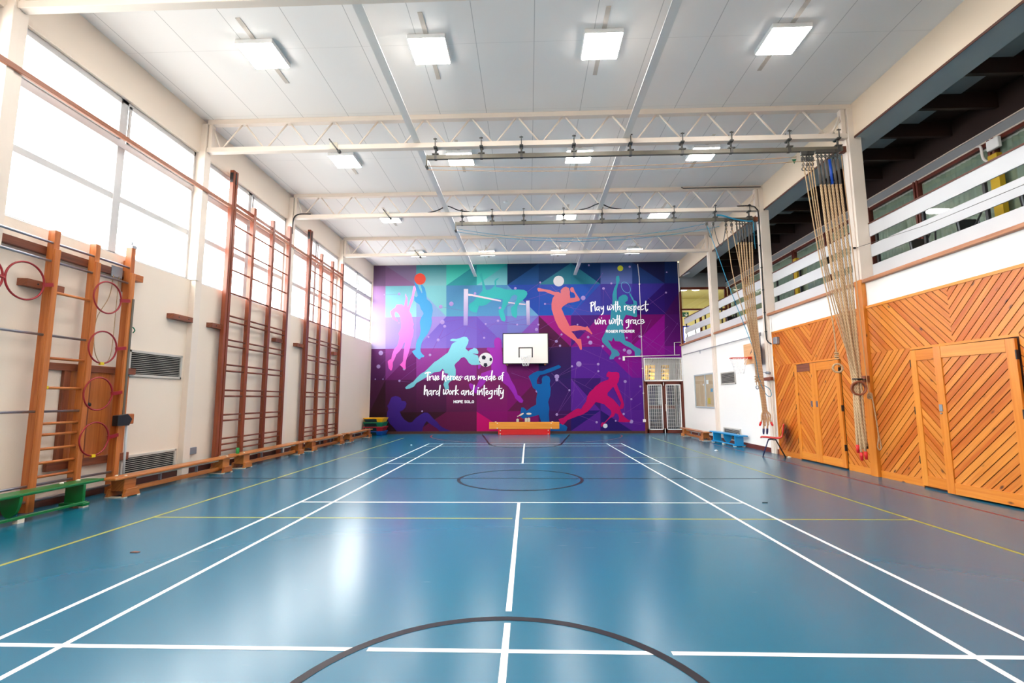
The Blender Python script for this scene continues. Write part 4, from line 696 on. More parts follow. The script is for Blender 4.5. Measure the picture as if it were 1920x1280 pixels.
for nm, lab, top, bot, polys in FIGURES:
    colored([(top, bot, None, None, p, 0.00015 * i) for i, p in enumerate(polys)], yy, nm, M['mural'], mur, lab); yy -= 0.0003
def letters(name, strokes, label, curve=True, y=YM - 0.011, mat='letters'):
    """every stroke is one ribbon with round ends, each laid a hair above the last"""
    m = MB()
    for k_, (w_, s) in enumerate(strokes):
        pts = [(s[i] / 1000, s[i + 1] / 1000) for i in range(0, len(s), 2)]
        if curve and len(pts) > 2: pts = [(q.x, q.y) for q in smooth([V3((a, b, 0)) for a, b in pts], 5)]
        h = w_ / 2050.0; n = len(pts); yk = y - 0.00012 * k_; L_, R_ = [], []
        dirs = [V3((pts[i + 1][0] - pts[i][0], pts[i + 1][1] - pts[i][1], 0)).normalized() for i in range(n - 1)]
        for i in range(n):
            d0, d1 = dirs[max(0, i - 1)], dirs[min(n - 2, i)]; d = (d0 + d1)
            d = d.normalized() if d.length > 0.2 else d1
            e = h / max(0.55, abs(d.dot(d1)))
            L_.append((pts[i][0] - d.y * e, pts[i][1] + d.x * e)); R_.append((pts[i][0] + d.y * e, pts[i][1] - d.x * e))
        vs = [V3((a, yk, b)) for a, b in L_ + R_]; fs = [(i, n + i, n + i + 1, i + 1) for i in range(n - 1)]
        for end, d, ia, ib in ((pts[0], -dirs[0], n, 0), (pts[-1], dirs[-1], n - 1, 2 * n - 1)):
            a0 = math.atan2(d.y, d.x); c0 = len(vs)
            st = 1 if end is pts[-1] else 1
            arc_ = [(end[0] + h * math.cos(a0 + math.pi / 2 - math.pi * q / 6), end[1] + h * math.sin(a0 + math.pi / 2 - math.pi * q / 6)) for q in range(7)]
            vs += [V3((a, yk, b)) for a, b in arc_]; fs.append(tuple(range(c0, c0 + 7)))
        m.raw(vs, fs, (1, 0, 0), 0)
    return m.build(name, M[mat], mur, label)
letters('brush_lettering', WORDS_LEFT, 'white brush lettering: True heroes are made of hard work and integrity')
letters('brush_lettering', WORDS_RIGHT, 'white brush lettering: Play with respect, win with grace')
letters('credit_lettering', CREDIT_LEFT, 'small white capitals under the left saying', False); letters('credit_lettering', CREDIT_RIGHT, 'small white capitals under the right saying', False)
M['racket'] = paint('racket_teal', (70, 160, 190), 0.5, 0.02); letters('racket_outline', RACKET, None, True, yy, 'racket')
# ================================================================== LEFT SIDE EQUIPMENT
# long rail across the windows
t = MB(); t.box(XL + 0.112, XL + 0.155, 4.0, 16.25, 5.535, 5.61); o = t.build('window_rail', M['rail_wood'], origin=(XL + 0.12, 9, 5.5), bevel=0.005); tag(o, 'long brown timber rail running across the left windows', 'rail')
# wall bar frames
def wall_bars(label, ys, tops):
    t = thing('wall_bars', label, 'wall bars', (-6.42, ys[0], 0), 'dark wall bar frames')
    x0, x1 = -6.475, -6.385
    for i, (y, z) in enumerate(zip(ys, tops)):
        wd = 0.085 if i == 0 else 0.05
        p = MB(); p.box(x0, x1, y - wd, y - (0.012 if i == 0 else 0) if i == 0 else y + wd, 0, z)
        if i == 0: p.box(x0, x1, y + 0.012, y + wd, 0, z); p.box(x0, x1 - 0.03, y - 0.012, y + 0.012, 0, z)
        po = p.build('post', M['mahogany'], t, bevel=0.004)
        if i == 0: MB().box(x1 - 0.004, x1 + 0.012, y - 0.022, y + 0.022, z - 0.30, z - 0.05).build('metal_plate', M['black'], po); MB().box(x0 + 0.01, x1 - 0.01, y - 0.085, y - 0.087, z - 0.28, z - 0.06).build('metal_plate', M['black'], po)
    rz = [0.36, 0.485, 0.605, 0.98, 1.10, 1.49, 1.615, 2.025, 2.155, 2.56, 2.69, 3.09, 3.21, 3.71, 4.22, 4.72, 5.22]
    xm = -6.43
    for a, c in zip(ys[:-1], ys[1:]):
        for z in rz: MB().cyl((xm, a + 0.03, z), (xm, c - 0.03, z), 0.019, 8).build('rung', M['mahogany'], t)
    MB().box(x0 + 0.02, x1 - 0.02, ys[0], ys[-1], 5.66, 5.72).build('top_rail', M['mahogany'], t, bevel=0.003)
    return t
wall_bars('tall dark wooden wall bars, the nearer of two frames', [9.945, 10.76, 11.62, 12.47], [6.40, 5.89, 5.91, 6.06])
wall_bars('tall dark wooden wall bars, the farther of two frames', [13.69, 14.53, 15.37, 16.20], [6.39, 5.93, 5.94, 6.08])
# timber buffer blocks on the wall
def block(label, y0, y1, z0=2.885, z1=2.98, x1=XL + 0.11):
    t = MB(); t.prism([(XL, y0, z0), (x1, y0 + 0.03, z0), (x1, y1 - 0.03, z0), (XL, y1, z0)], (0, 0, z1 - z0), axis=(0, 1, 0))
    for f_ in (0.3, 0.75): t.cyl((x1 - 0.002, y0 + (y1 - y0) * f_, (z0 + z1) / 2), (x1 + 0.004, y0 + (y1 - y0) * f_, (z0 + z1) / 2), 0.012, 8, 1)
    tag(t.build('buffer_block', [M['block_wood'], M['black']], origin=(XL, y0, z0)), label, 'wall block', 'brown wall buffer blocks')
block('brown wall block mounted above the upper left vent', 8.45, 9.02); block('brown wall block jutting out left of the nearer wall bars', 9.54, 10.05)
block('brown wall block behind the last post of the nearer wall bars', 12.05, 12.46); block('brown wall block jutting out left of the farther wall bars', 13.2, 13.75)
block('brown wall block behind the last post of the farther wall bars', 15.75, 16.1); block('brown wall block behind the leftmost whole red hoop', 5.86, 6.42)
# vents
def vent(label, plane, s, y0, y1, z0, z1, n):
    t = thing('wall_vent', label, 'vent', (plane, (y0 + y1) / 2, z0), 'wall vents')
    MB().box(plane, plane + s * 0.006, y0 + 0.03, y1 - 0.03, z0 + 0.03, z1 - 0.03).build('vent_opening', M['vent_dark'], t)
    f = MB(); f.box(plane, plane + s * 0.03, y0, y1, z0, z0 + 0.04); f.box(plane, plane + s * 0.03, y0, y1, z1 - 0.04, z1); f.box(plane, plane + s * 0.03, y0, y0 + 0.04, z0, z1); f.box(plane, plane + s * 0.03, y1 - 0.04, y1, z0, z1)
    f.build('vent_frame', M['grille'], t, bevel=0.003)
    g = MB()
    for i in range(n):
        z = z0 + 0.045 + (z1 - z0 - 0.09) * (i + 0.5) / n
        g.bar((plane + s * 0.02, y0 + 0.04, z), (plane + s * 0.02, y1 - 0.04, z), 0.012, 0.0065)
    g.build('louvres', M['grille'], t)
vent('upper slatted wall vent beside the hoop frame', XL, 1, 7.68, 8.90, 1.80, 2.24, 11); vent('lower slatted wall vent behind the first brown bench', XL, 1, 7.70, 8.92, 0.14, 0.52, 9)
vent('upper slatted vent next to the notice board', XR, -1, 14.85, 15.95, 1.82, 2.21, 10); vent('lower slatted vent behind the blue bench', XR, -1, 14.7, 15.95, 0.10, 0.48, 9)
# socket and conduit
t = thing('wall_socket', 'grey double wall socket with a conduit rising from it', 'socket', (XL, 9.34, 0.42))
MB().box(XL, XL + 0.04, 9.24, 9.46, 0.37, 0.50).build('socket_plate', M['grey_metal'], t, bevel=0.004); MB().cyl((XL + 0.015, 9.27, 0.5), (XL + 0.015, 9.27, SILL), 0.012, 8).build('conduit', M['grey_metal'], t)
# climbing frame with steel rails, rungs and red hoops
cf = thing('climbing_apparatus', 'orange wooden climbing frame with steel bars at the left edge', 'climbing frame', (-6.38, 6.15, 0))
FX0, FX1 = -6.46, -6.33
YS = [4.10, 5.05, 6.145, 6.765, 7.40]
for y, z in zip(YS, (3.74, 3.74, 3.70, 3.71, 3.87)):
    p = MB(); p.box(FX0, FX1 - 0.03, y - 0.04, y + 0.04, 0, z); p.box(FX1 - 0.03, FX1, y - 0.04, y + 0.04, 0, 3.44)
    po = p.build('post', M['oak_orange'], cf, bevel=0.006, seg=2)
    if y > 7: MB().box(FX0 - 0.006, FX1 - 0.024, y - 0.044, y + 0.044, z - 0.02, z + 0.025).build('steel_cap', M['steel'], po); MB().cyl((FX0 + 0.05, y, z + 0.02), (FX0 + 0.05, y, z + 0.09), 0.018, 8).build('bolt', M['steel'], po); MB().box(FX1, FX1 + 0.012, y + 0.01, y + 0.045, 1.15, 3.02).build('channel_strip', M['rail'], po)
xm = FX1 - 0.055
for z, y1 in ((3.52, 7.42), (3.27, 7.42), (2.275, 6.78), (1.27, 6.78), (0.33, 7.42), (0.135, 7.42)): MB().cyl((xm, 3.8, z), (xm, y1, z), 0.017, 10).build('steel_bar', M['steel'], cf)
for z in (2.86, 1.975, 1.58, 1.11, 0.965, 0.78, 0.60, 0.425): MB().cyl((xm, 6.16, z), (xm, 6.75, z), 0.019, 10).build('rung', M['oak_orange'], cf)
MB().box(xm - 0.02, xm + 0.021, 6.19, 6.24, 1.565, 1.605).build('yellow_marker', M['yellow_tape'], cf)
MB().box(XL + 0.02, XL + 0.09, 3.8, 7.62, 3.36, 3.47).build('wall_rail', M['block_wood'], cf, bevel=0.004)
b = MB(); b.box(XL, XL + 0.06, 7.43, 7.52, 3.15, 3.66); b.box(XL, XL + 0.12, 7.42, 7.72, 3.36, 3.47); b.build('wall_bracket', M['oak_orange'], cf, bevel=0.004)
MB().box(XL + 0.09, XL + 0.1, 7.12, 7.32, 3.33, 3.50).build('pulley_plate', M['grey_metal'], cf)
MB().tube(smooth([(XL + 0.1, 7.16, 3.35), (XL + 0.08, 7.14, 3.0), (XL + 0.06, 6.98, 2.62), (XL + 0.05, 7.0, 2.2), (XL + 0.06, 7.12, 1.98), (XL + 0.08, 7.26, 2.1), (XL + 0.1, 7.26, 2.8), (XL + 0.1, 7.26, 3.35)]), 0.006, 6).build('pulley_cord', M['rope'], cf)
w = MB(); w.prism([(FX1 + 0.06, 7.28, 1.02), (FX1 + 0.06, 7.50, 1.02), (FX1 + 0.06, 7.55, 1.12), (FX1 + 0.06, 7.46, 1.20), (FX1 + 0.06, 7.28, 1.18)], (-0.10, 0, 0)); wi = w.build('winch', M['black'], cf, bevel=0.006)
MB().box(FX1 - 0.05, FX1 + 0.03, 7.50, 7.62, 1.04, 1.20).build('winch_cover', M['oak_orange'], wi, bevel=0.01)
MB().cyl((FX1 + 0.02, 7.52, 0.0), (FX1 + 0.02, 7.49, 1.05), 0.017, 10).build('winch_rod', M['soffit'], cf)
for y, z in ((5.762, 2.915), (6.965, 2.95), (6.962, 2.196), (6.957, 1.509), (6.962, 0.855), (5.262, 2.885)):
    yy_ = y + (0.24 if y < 6 else 0.27)
    cx = -6.33
    h = MB(); h.torus((cx, y if y < 6 else y, z), (1, 0, 0), 0.238, 0.012, 40, 8)
    ho = h.build('hoop', M['hoop_red'], cf, 'red ring')
    hb = MB(); hb.bar((cx, y + 0.23, z), (FX1 - 0.01, (6.12 if y < 6 else 7.375) if y > 5.5 else 5.50, z + 0.03), 0.03, 0.05); hb.build('hoop_bracket', M['hoop_red'], ho)
    if z in (2.196, 0.855): MB().box(cx - 0.016, cx + 0.016, y - 0.03, y + 0.03, z - 0.262, z - 0.222).build('yellow_tag', M['yellow_tape'], ho)
t = thing('green_hook', 'small green metal hook on the wall right of the red hoops', 'hook', (XL, 7.62, 2.55))
h = MB(); h.box(XL, XL + 0.02, 7.62, 7.68, 2.50, 2.60); h.tube(smooth([(XL + 0.02, 7.65, 2.58), (XL + 0.06, 7.66, 2.60), (XL + 0.08, 7.68, 2.55), (XL + 0.05, 7.68, 2.51)]), 0.009, 6); h.build('hook_body', M['step_green'], t)
# board in the wall behind the frame
t = thing('panelled_board', 'brown framed wooden board on the wall behind the red hoops', 'board', (XL, 7.1, 0.5))
f = MB(); f.box(XL, XL + 0.06, 6.25, 7.80, 1.83, 1.93); f.box(XL, XL + 0.06, 6.45, 7.80, 0.46, 0.58); f.box(XL, XL + 0.05, 6.58, 6.68, 0.56, 1.85)
f.box(XL, XL + 0.04, 6.96, 7.02, 0.58, 1.83); f.build('board_frame', M['block_wood'], t, bevel=0.004)
MB().box(XL, XL + 0.02, 6.68, 7.72, 0.56, 1.85).build('board_panel', M['oak_orange'], t); MB().cyl((XL + 0.04, 7.0, 1.35), (XL + 0.065, 7.0, 1.35), 0.03, 12).build('knob', M['black'], t)

# benches
def bench(label, L, wood_m, style, loc, rotz=R(90), seat_z=0.30, sw=0.25, group=None):
    """local x along the bench, origin on the floor at its centre"""
    t = thing('gym_bench', label, 'bench', (0, 0, 0), group)
    s = MB(); s.box(-L / 2, L / 2, -sw / 2, sw / 2, seat_z - 0.035, seat_z); s.build('seat', M[wood_m], t, bevel=0.010, seg=2)
    ex = L / 2 - 0.30
    if style == 'beech':
        for x in (-ex, ex):
            l = MB(); l.box(x - 0.11, x + 0.11, -0.10, 0.10, 0.09, seat_z - 0.035); lo = l.build('leg', M[wood_m], t, bevel=0.005)
            for y0 in (-1, 1):
                q = MB(); q.prism([(x - 0.11, y0 * 0.165, 0.012), (x - 0.05, y0 * 0.165, 0.012), (x - 0.05, y0 * 0.165, 0.05), (x + 0.05, y0 * 0.165, 0.05), (x + 0.05, y0 * 0.165, 0.012), (x + 0.11, y0 * 0.165, 0.012), (x + 0.09, y0 * 0.13, 0.105), (x - 0.09, y0 * 0.13, 0.105)][::-1] if 0 else [(x - 0.15, y0 * 0.10, 0.012), (x + 0.15, y0 * 0.10, 0.012), (x + 0.11, y0 * 0.10, 0.12), (x - 0.11, y0 * 0.10, 0.12)], (0, y0 * 0.045, 0))
                q.build('foot', M[wood_m], lo, bevel=0.004)
            for a in (-0.12, 0.12): MB().box(x + a - 0.03, x + a + 0.03, -0.145, 0.145, 0.0, 0.014).build('rubber_pad', M['pad'], lo)
        MB().box(-ex, ex, -0.025, 0.025, 0.05, 0.12).build('stretcher', M[wood_m], t, bevel=0.004)
        MB().box(-ex, ex, -0.02, 0.02, seat_z - 0.075, seat_z - 0.035).build('under_rail', M['pad'], t)
        for x in (-ex * 0.38, ex * 0.38): MB().box(x - 0.012, x + 0.012, -0.02, 0.02, 0.12, seat_z - 0.07).build('strut', M['grey_metal'], t)
        for x in (-ex - 0.06, ex + 0.06):
            for y in (-0.07, 0.07): MB().lathe((x, y, seat_z), [(0.02, -0.002), (0.02, 0.012), (0.008, 0.018)]).build('peg', M['pad'], t)
    else:
        for x in (-ex, ex):
            l = MB(); l.box(x - 0.02, x + 0.02, -0.125, 0.125, 0.05, seat_z - 0.035); lo = l.build('leg', M[wood_m], t, bevel=0.004)
            MB().box(x - 0.05, x + 0.05, -0.17, 0.17, 0.02, 0.06).build('foot', M[wood_m], lo, bevel=0.006)
            for y in (-0.13, 0.13): MB().box(x - 0.04, x + 0.04, y - 0.03, y + 0.03, 0, 0.022).build('rubber_pad', M['pad'], lo)
        mid = MB(); n = 14
        mid.prism([(-0.0, 0.125 * math.cos(math.pi * i / n) if 0 < i < n else (0.125 if i == 0 else -0.125), (seat_z - 0.035) - (seat_z - 0.09) * math.sin(math.pi * i / n)) for i in range(n + 1)], (0.035, 0, 0))
        mo = mid.build('centre_leg', M[wood_m], t)
        MB().box(-0.03, 0.05, -0.155, -0.095, 0, 0.046).build('rubber_pad', M['pad'], mo)
        MB().box(-ex - 0.03, ex + 0.03, -0.15, -0.10, 0.045, 0.075).build('stretcher', M[wood_m], t, bevel=0.003)
        for x in (-ex - 0.08, ex + 0.08, ex - 0.16): MB().lathe((x, 0.05, seat_z), [(0.025, -0.002), (0.025, 0.012), (0.01, 0.02)]).build('peg', M['pad'], t)
    t.location = loc; t.rotation_euler.z = rotz
    return t
GB = 'brown benches along the left wall'
bench('long brown gym bench in front of the lower left vent', 2.9, 'bench_wood', 'beech', (-6.03, 8.35, 0), group=GB)
bench('long brown gym bench before the nearer wall bars, green can on it', 3.05, 'bench_wood', 'beech', (-6.03, 11.40, 0.0), R(90.5), 0.31, group=GB)
bench('brown gym bench in front of the farther wall bars', 2.6, 'bench_wood', 'beech', (-6.04, 14.42, 0), group=GB)
bench('brown gym bench ending at the coloured step stack', 2.5, 'bench_wood', 'beech', (-6.04, 17.20, 0), group=GB)
bench('green gym bench under the climbing frame', 2.3, 'green', 'solid', (-6.06, 5.62, 0), R(91), 0.33)
bench('orange brown gym bench beside the mesh doors', 2.55, 'bench_wood', 'beech', (5.80, 17.40, 0), R(90), 0.30)
bench('bright blue gym bench against the white right wall', 2.1, 'blue', 'solid', (6.03, 15.18, 0), R(-88), 0.34)
# two benches tipped on their sides by the mural
def tipped(label, L, m_, x, z0, z1, y, pads, nx):
    t = thing('gym_bench', label, 'bench', (x, y, z0))
    MB().box(x - L / 2, x + L / 2, y, y + 0.035, z0, z1).build('seat', M[m_], t, bevel=0.012, seg=2)
    for s in (-1, 1):
        xx = x + s * (L / 2 - nx)
        MB().box(xx - 0.02, xx + 0.02, y + 0.035, y + 0.26, z0 + 0.01, z1 - 0.01).build('leg', M[m_], t)
        for z in (z0 + 0.035, z1 - 0.05):
            MB().lathe((xx - s * 0.02, y, z), [(0.022, 0.002), (0.022, -0.012), (0.01, -0.018)], (0, 1, 0)).build('peg', M['pad'], t)
    MB().box(x - L / 2 + nx, x + L / 2 - nx, y + 0.12, y + 0.16, z0 + 0.06, z1 - 0.06).build('stretcher', M[m_], t)
    return t
tipped('red gym bench tipped on its side beneath the orange one', 2.03, 'red_board', -0.185, 0.0, 0.225, 19.17, 2, 0.06)
o_ = tipped('orange wooden gym bench tipped on its side above a red one', 2.74, 'orange_seat', -0.185, 0.227, 0.497, 19.15, 2, 0.30)
for x in (-1.30, 0.92): MB().box(x - 0.03, x + 0.03, 19.19, 19.25, 0.487, 0.515).build('rubber_pad', M['pad'], o_)
t = MB(); t.lathe((-6.03, 10.02, 0.311), [(0.03, 0), (0.033, 0.01), (0.033, 0.105), (0.026, 0.115)]); tag(t.build('drink_can', M['can_green'], origin=(-6.03, 10.02, 0.311)), 'green drink can standing on the second brown bench', 'can')
# stacked plastic steps
for lab, mk, z, x1 in (('blue step lowest in the corner stack', 'step_blue', 0.0, 0), ('red step second from the floor in the corner stack', 'step_red', 0.17, 0), ('green step second from the top of the corner stack', 'step_green', 0.34, 0), ('yellow step on top of the corner stack', 'yellow', 0.51, 0)):
    t = thing('aerobic_step', lab, 'step', (-6.0, 19.3, z), 'stacked coloured steps')
    a = MB(); x0, x1, y0, y1 = -6.48, -5.70, 18.98, 19.68
    vs = [(x0 + 0.05, y0 + 0.05, z), (x1 - 0.05, y0 + 0.05, z), (x1 - 0.05, y1 - 0.05, z), (x0 + 0.05, y1 - 0.05, z), (x0, y0, z + 0.14), (x1, y0, z + 0.14), (x1, y1, z + 0.14), (x0, y1, z + 0.14)]
    a.raw(vs, [(0, 3, 2, 1), (4, 5, 6, 7), (0, 1, 5, 4), (1, 2, 6, 5), (2, 3, 7, 6), (3, 0, 4, 7)]); a.build('step_body', M[mk], t, bevel=0.01)
    MB().box(x0 - 0.01, x1 + 0.01, y0 - 0.01, y1 + 0.01, z + 0.14, z + 0.168).build('step_top', M[mk], t, bevel=0.008)
    MB().prism([(x0 + 0.07, y0 + 0.034, z + 0.01), (x1 - 0.24, y0 + 0.034, z + 0.01), (x1 - 0.26, y0 - 0.004, z + 0.13), (x0 + 0.04, y0 - 0.004, z + 0.13)], (0, -0.006, 0)).build('front_shade', M['step_shade'], t)  # shadow on the step's front, put in as a dark panel

# ================================================================== FAR WALL FITTINGS
bb = thing('basketball_backboard', 'large white backboard with black border on the mural wall', 'basketball hoop', (-0.11, YF, 2.8))
x0, x1, z0, z1, yb = -1.035, 0.815, 2.80, 4.05, 19.56
MB().box(x0, x1, yb, yb + 0.03, z0, z1).build('board', M['board_white'], bb, bevel=0.003)
f = MB(); q = 0.028
for a in ((x0 - 0.005, x1 + 0.005, z0 - 0.005, z0 + q), (x0 - 0.005, x1 + 0.005, z1 - q, z1 + 0.005), (x0 - 0.005, x0 + q, z0, z1), (x1 - q, x1 + 0.005, z0, z1)): f.box(a[0], a[1], yb - 0.004, yb + 0.032, a[2], a[3])
xc, zr = -0.105, 3.08
for a in ((xc - 0.29, xc + 0.29, 3.43, 3.475), (xc - 0.29, xc - 0.245, zr - 0.02, 3.475), (xc + 0.245, xc + 0.29, zr - 0.02, 3.475)): f.box(a[0], a[1], yb - 0.002, yb, a[2], a[3])
f.build('border_lines', M['line_black'], bb)
for x in (-0.87, 0.68): MB().box(x - 0.04, x + 0.04, yb + 0.03, YF - 0.02, z0 - 0.05, z1 - 0.1).build('support_arm', M['block_wood'], bb)
def hoop(parent, c, d, r, mat, netlen, nseg=12, nw=0.0045, side=(1, 0, 0)):
    d = V3(d); c = V3(c); sd = V3(side)
    hr = MB(); hr.torus(c, (0, 0, 1), r, 0.010, 36, 8); ho = hr.build('rim', mat, parent)
    br = MB(); br.bar(c - d * (r + 0.10), c - d * (r - 0.01), 0.12, 0.06); br.build('rim_bracket', mat, ho)
    nt = MB(); N = nseg; rows = 5
    def pt(i, j): 
        a = 2 * math.pi * (i + 0.5 * (j % 2)) / N; rr = r * (1 - 0.50 * (j / rows) ** 0.8); return c + V3((rr * math.cos(a), rr * math.sin(a), -netlen * j / rows))
    for j in range(rows):
        for i in range(N):
            nt.cyl(pt(i, j), pt(i, j + 1), nw, 5); nt.cyl(pt(i, j), pt(i - 1 if j % 2 == 0 else i + 1, j + 1), nw, 5)
    nt.build('net', M['net'], ho)
hoop(bb, (xc, yb - 0.33, 3.09), (0, -1, 0), 0.225, M['white'], 0.40)
# conduits on the mural wall
t = thing('conduit_pipe', 'thin white vertical conduit on the mural left of the double doors', 'pipe', (4.62, YF, 3))
MB().tube([(4.59, YF - 0.02, 6.95), (4.605, YF - 0.02, 6.75), (4.635, YF - 0.02, 6.4), (4.635, YF - 0.02, 0.55)], 0.011, 8).build('pipe_run', M['conduit'], t)
for z in (6.1, 4.6, 3.9, 2.6, 1.6): MB().box(4.61, 4.66, YF - 0.04, YF - 0.002, z - 0.02, z + 0.02).build('clip', M['conduit'], t)
MB().box(4.58, 4.69, YF - 0.05, YF - 0.002, 0.45, 0.56).build('junction_box', M['conduit'], t)
t = thing('conduit_pipe', 'white horizontal conduit running above the mesh double doors', 'pipe', (5, YF, 3.1))
MB().tube([(3.89, YF - 0.025, 3.08), (5.0, YF - 0.025, 3.11), (6.15, YF - 0.025, 3.14)], 0.014, 8).build('pipe_run', M['conduit'], t)
MB().tube([(5.95, YF - 0.025, 3.13), (5.96, YF - 0.025, 3.65), (6.24, YF - 0.025, 3.66)], 0.014, 8).build('pipe_run', M['conduit'], t)
MB().box(3.85, 3.93, YF - 0.05, YF - 0.002, 2.93, 3.10).build('junction_box', M['conduit'], t)
# double doors with mesh guards and a fanlight
d1 = bpy.data.objects.new('door_1', None); C.objects.link(d1); d1.location = (5.47, YF, 0); struct(d1)
f = MB(); f.box(4.66, 4.74, YF - 0.03, YF + 0.1, 0, 2.10); f.box(6.18, 6.24, YF - 0.03, YF + 0.1, 0, 2.10); f.box(4.66, 6.24, YF - 0.03, YF + 0.1, 2.03, 2.08); f.build('door_frame', M['door_brown'], d1, bevel=0.004)
def leaf(x0, x1, nm):
    l = MB(); st = 0.075
    for a in ((x0, x0 + st, 0.01, 2.03), (x1 - st, x1, 0.01, 2.03), (x0, x1, 0.01, 0.17), (x0, x1, 1.95, 2.03)): l.box(a[0], a[1], YF, YF + 0.05, a[2], a[3])
    lo = l.build('door_leaf', M['door_brown'], d1)
    MB().box(x0 + st, x1 - st, YF + 0.022, YF + 0.026, 0.17, 1.95).build('door_glass', M['glass'], lo)
    g = MB(); a0, a1, b0, b1 = x0 + 0.06, x1 - 0.06, 0.14, 1.95; y = YF - 0.03
    for a in ((a0, a0 + 0.035, b0, b1), (a1 - 0.035, a1, b0, b1), (a0, a1, b0, b0 + 0.035), (a0, a1, b1 - 0.035, b1)): g.box(a[0], a[1], y - 0.008, y + 0.008, a[2], a[3])
    n = 7
    for i in range(1, n): g.box(a0 + (a1 - a0) * i / n - 0.004, a0 + (a1 - a0) * i / n + 0.004, y - 0.004, y + 0.004, b0, b1)
    for i in range(1, 13): z = b0 + (b1 - b0) * i / 13; g.box(a0, a1, y - 0.004, y + 0.004, z - 0.004, z + 0.004)
    g.build('mesh_guard', M['white'], lo)
leaf(4.74, 5.445, 'l'); leaf(5.465, 6.18, 'r')
MB().box(5.44, 5.47, YF - 0.02, YF, 1.90, 2.10).build('flush_bolt', M['conduit'], d1); MB().box(5.44, 5.47, YF - 0.02, YF, 0.0, 0.20).build('flush_bolt', M['conduit'], d1)
MB().box(5.50, 5.54, YF - 0.07, YF - 0.03, 0.88, 1.16).build('pull_handle', M['conduit'], d1)
w2 = bpy.data.objects.new('window_20', None); C.objects.link(w2); w2.location = (5.47, YF, 2.1); struct(w2)
g = MB(); y = YF - 0.03
for a in ((4.70, 4.73, 2.09, 3.03), (6.21, 6.24, 2.09, 3.03), (4.70, 6.24, 2.08, 2.13), (4.70, 6.24, 3.00, 3.03)): g.box(a[0], a[1], y - 0.012, y + 0.03, a[2], a[3])
for i in range(1, 21): x = 4.73 + 1.48 * i / 21; g.box(x - 0.005, x + 0.005, y - 0.005, y + 0.005, 2.13, 3.0)
for i in range(1, 4): z = 2.13 + 0.87 * i / 4; g.box(4.73, 6.21, y - 0.005, y + 0.005, z - 0.005, z + 0.005)
g.build('mesh_guard', M['white'], w2); MB().box(4.72, 6.22, YF + 0.05, YF + 0.055, 2.1, 3.02).build('pane', M['glass'], w2)
# corridor seen through the doors
# bright corridor
w = MB(); w.box(4.2, 7.2, 24.0, 24.1, 0, 3.4); w.box(4.1, 4.2, YF + 0.2, 24.1, 0, 3.4); w.box(7.2, 7.3, YF + 0.2, 24.1, 0, 3.4); w.box(4.1, 7.3, YF + 0.2, 24.1, 3.34, 3.4); struct(w.build('wall_corridor', M['white_wall']))
struct(MB().box(4.1, 7.3, YF + 0.1, 24.1, -0.05, 0.0).build('floor_corridor', paint('grey_carpet', (96, 96, 104), 0.8, 0.1)))
cl = thing('ceiling_light', 'ceiling light in the corridor behind the double doors', 'ceiling light', (5.8, 21.9, 3.34)); MB().box(5.5, 6.1, 21.6, 22.2, 3.30, 3.338).build('diffuser', M['lamp'], cl)
for lab, xo in (('left flight of yellow bleacher steps behind the fanlight', 5.45), ('right flight of yellow bleacher steps behind the fanlight', 6.1)):
    t = thing('bleacher_stair', lab, 'stairs', (xo, 22.4, 2.0), 'yellow stair flights')
    for k in range(5):
        MB().box(xo - 0.0 + 0.07 * k, xo + 0.30 + 0.07 * k, 22.4 + 0.22 * k, 22.62 + 0.22 * k, 2.06 + 0.19 * k, 2.20 + 0.19 * k).build('tread', M['stair_yellow'], t)
    MB().bar((xo + 0.05, 22.42, 2.08), (xo + 0.4, 23.4, 2.98), 0.05, 0.05).build('stringer', M['black'], t)
t = thing('folding_screen', 'yellow slatted screen behind the left half of the fanlight', 'screen', (5.0, 22.3, 2.0)); s = MB()
for k in range(9): s.box(4.65 + 0.088 * k, 4.725 + 0.088 * k, 22.3, 22.33, 2.03, 2.72 + 0.02 * k)
s.build('slats', M['stair_yellow'], t)
t = thing('cupboard', 'dark glazed cupboard in the corridor seen through the doors', 'cupboard', (5.6, 23.5, 0))
MB().box(4.5, 6.9, 23.3, 23.9, 0, 2.0).build('cupboard_body', paint('slate', (70, 76, 86), 0.5, 0.3, 5), t); MB().box(4.5, 6.9, 23.24, 23.3, 0.88, 1.05).build('cupboard_rail', M['door_brown'], t)
for k in range(6): MB().box(4.56 + 0.39 * k, 4.80 + 0.39 * k, 23.26, 23.3, 1.1, 1.95).build('cupboard_door', M['navy'] if k % 2 else M['soffit'], t)

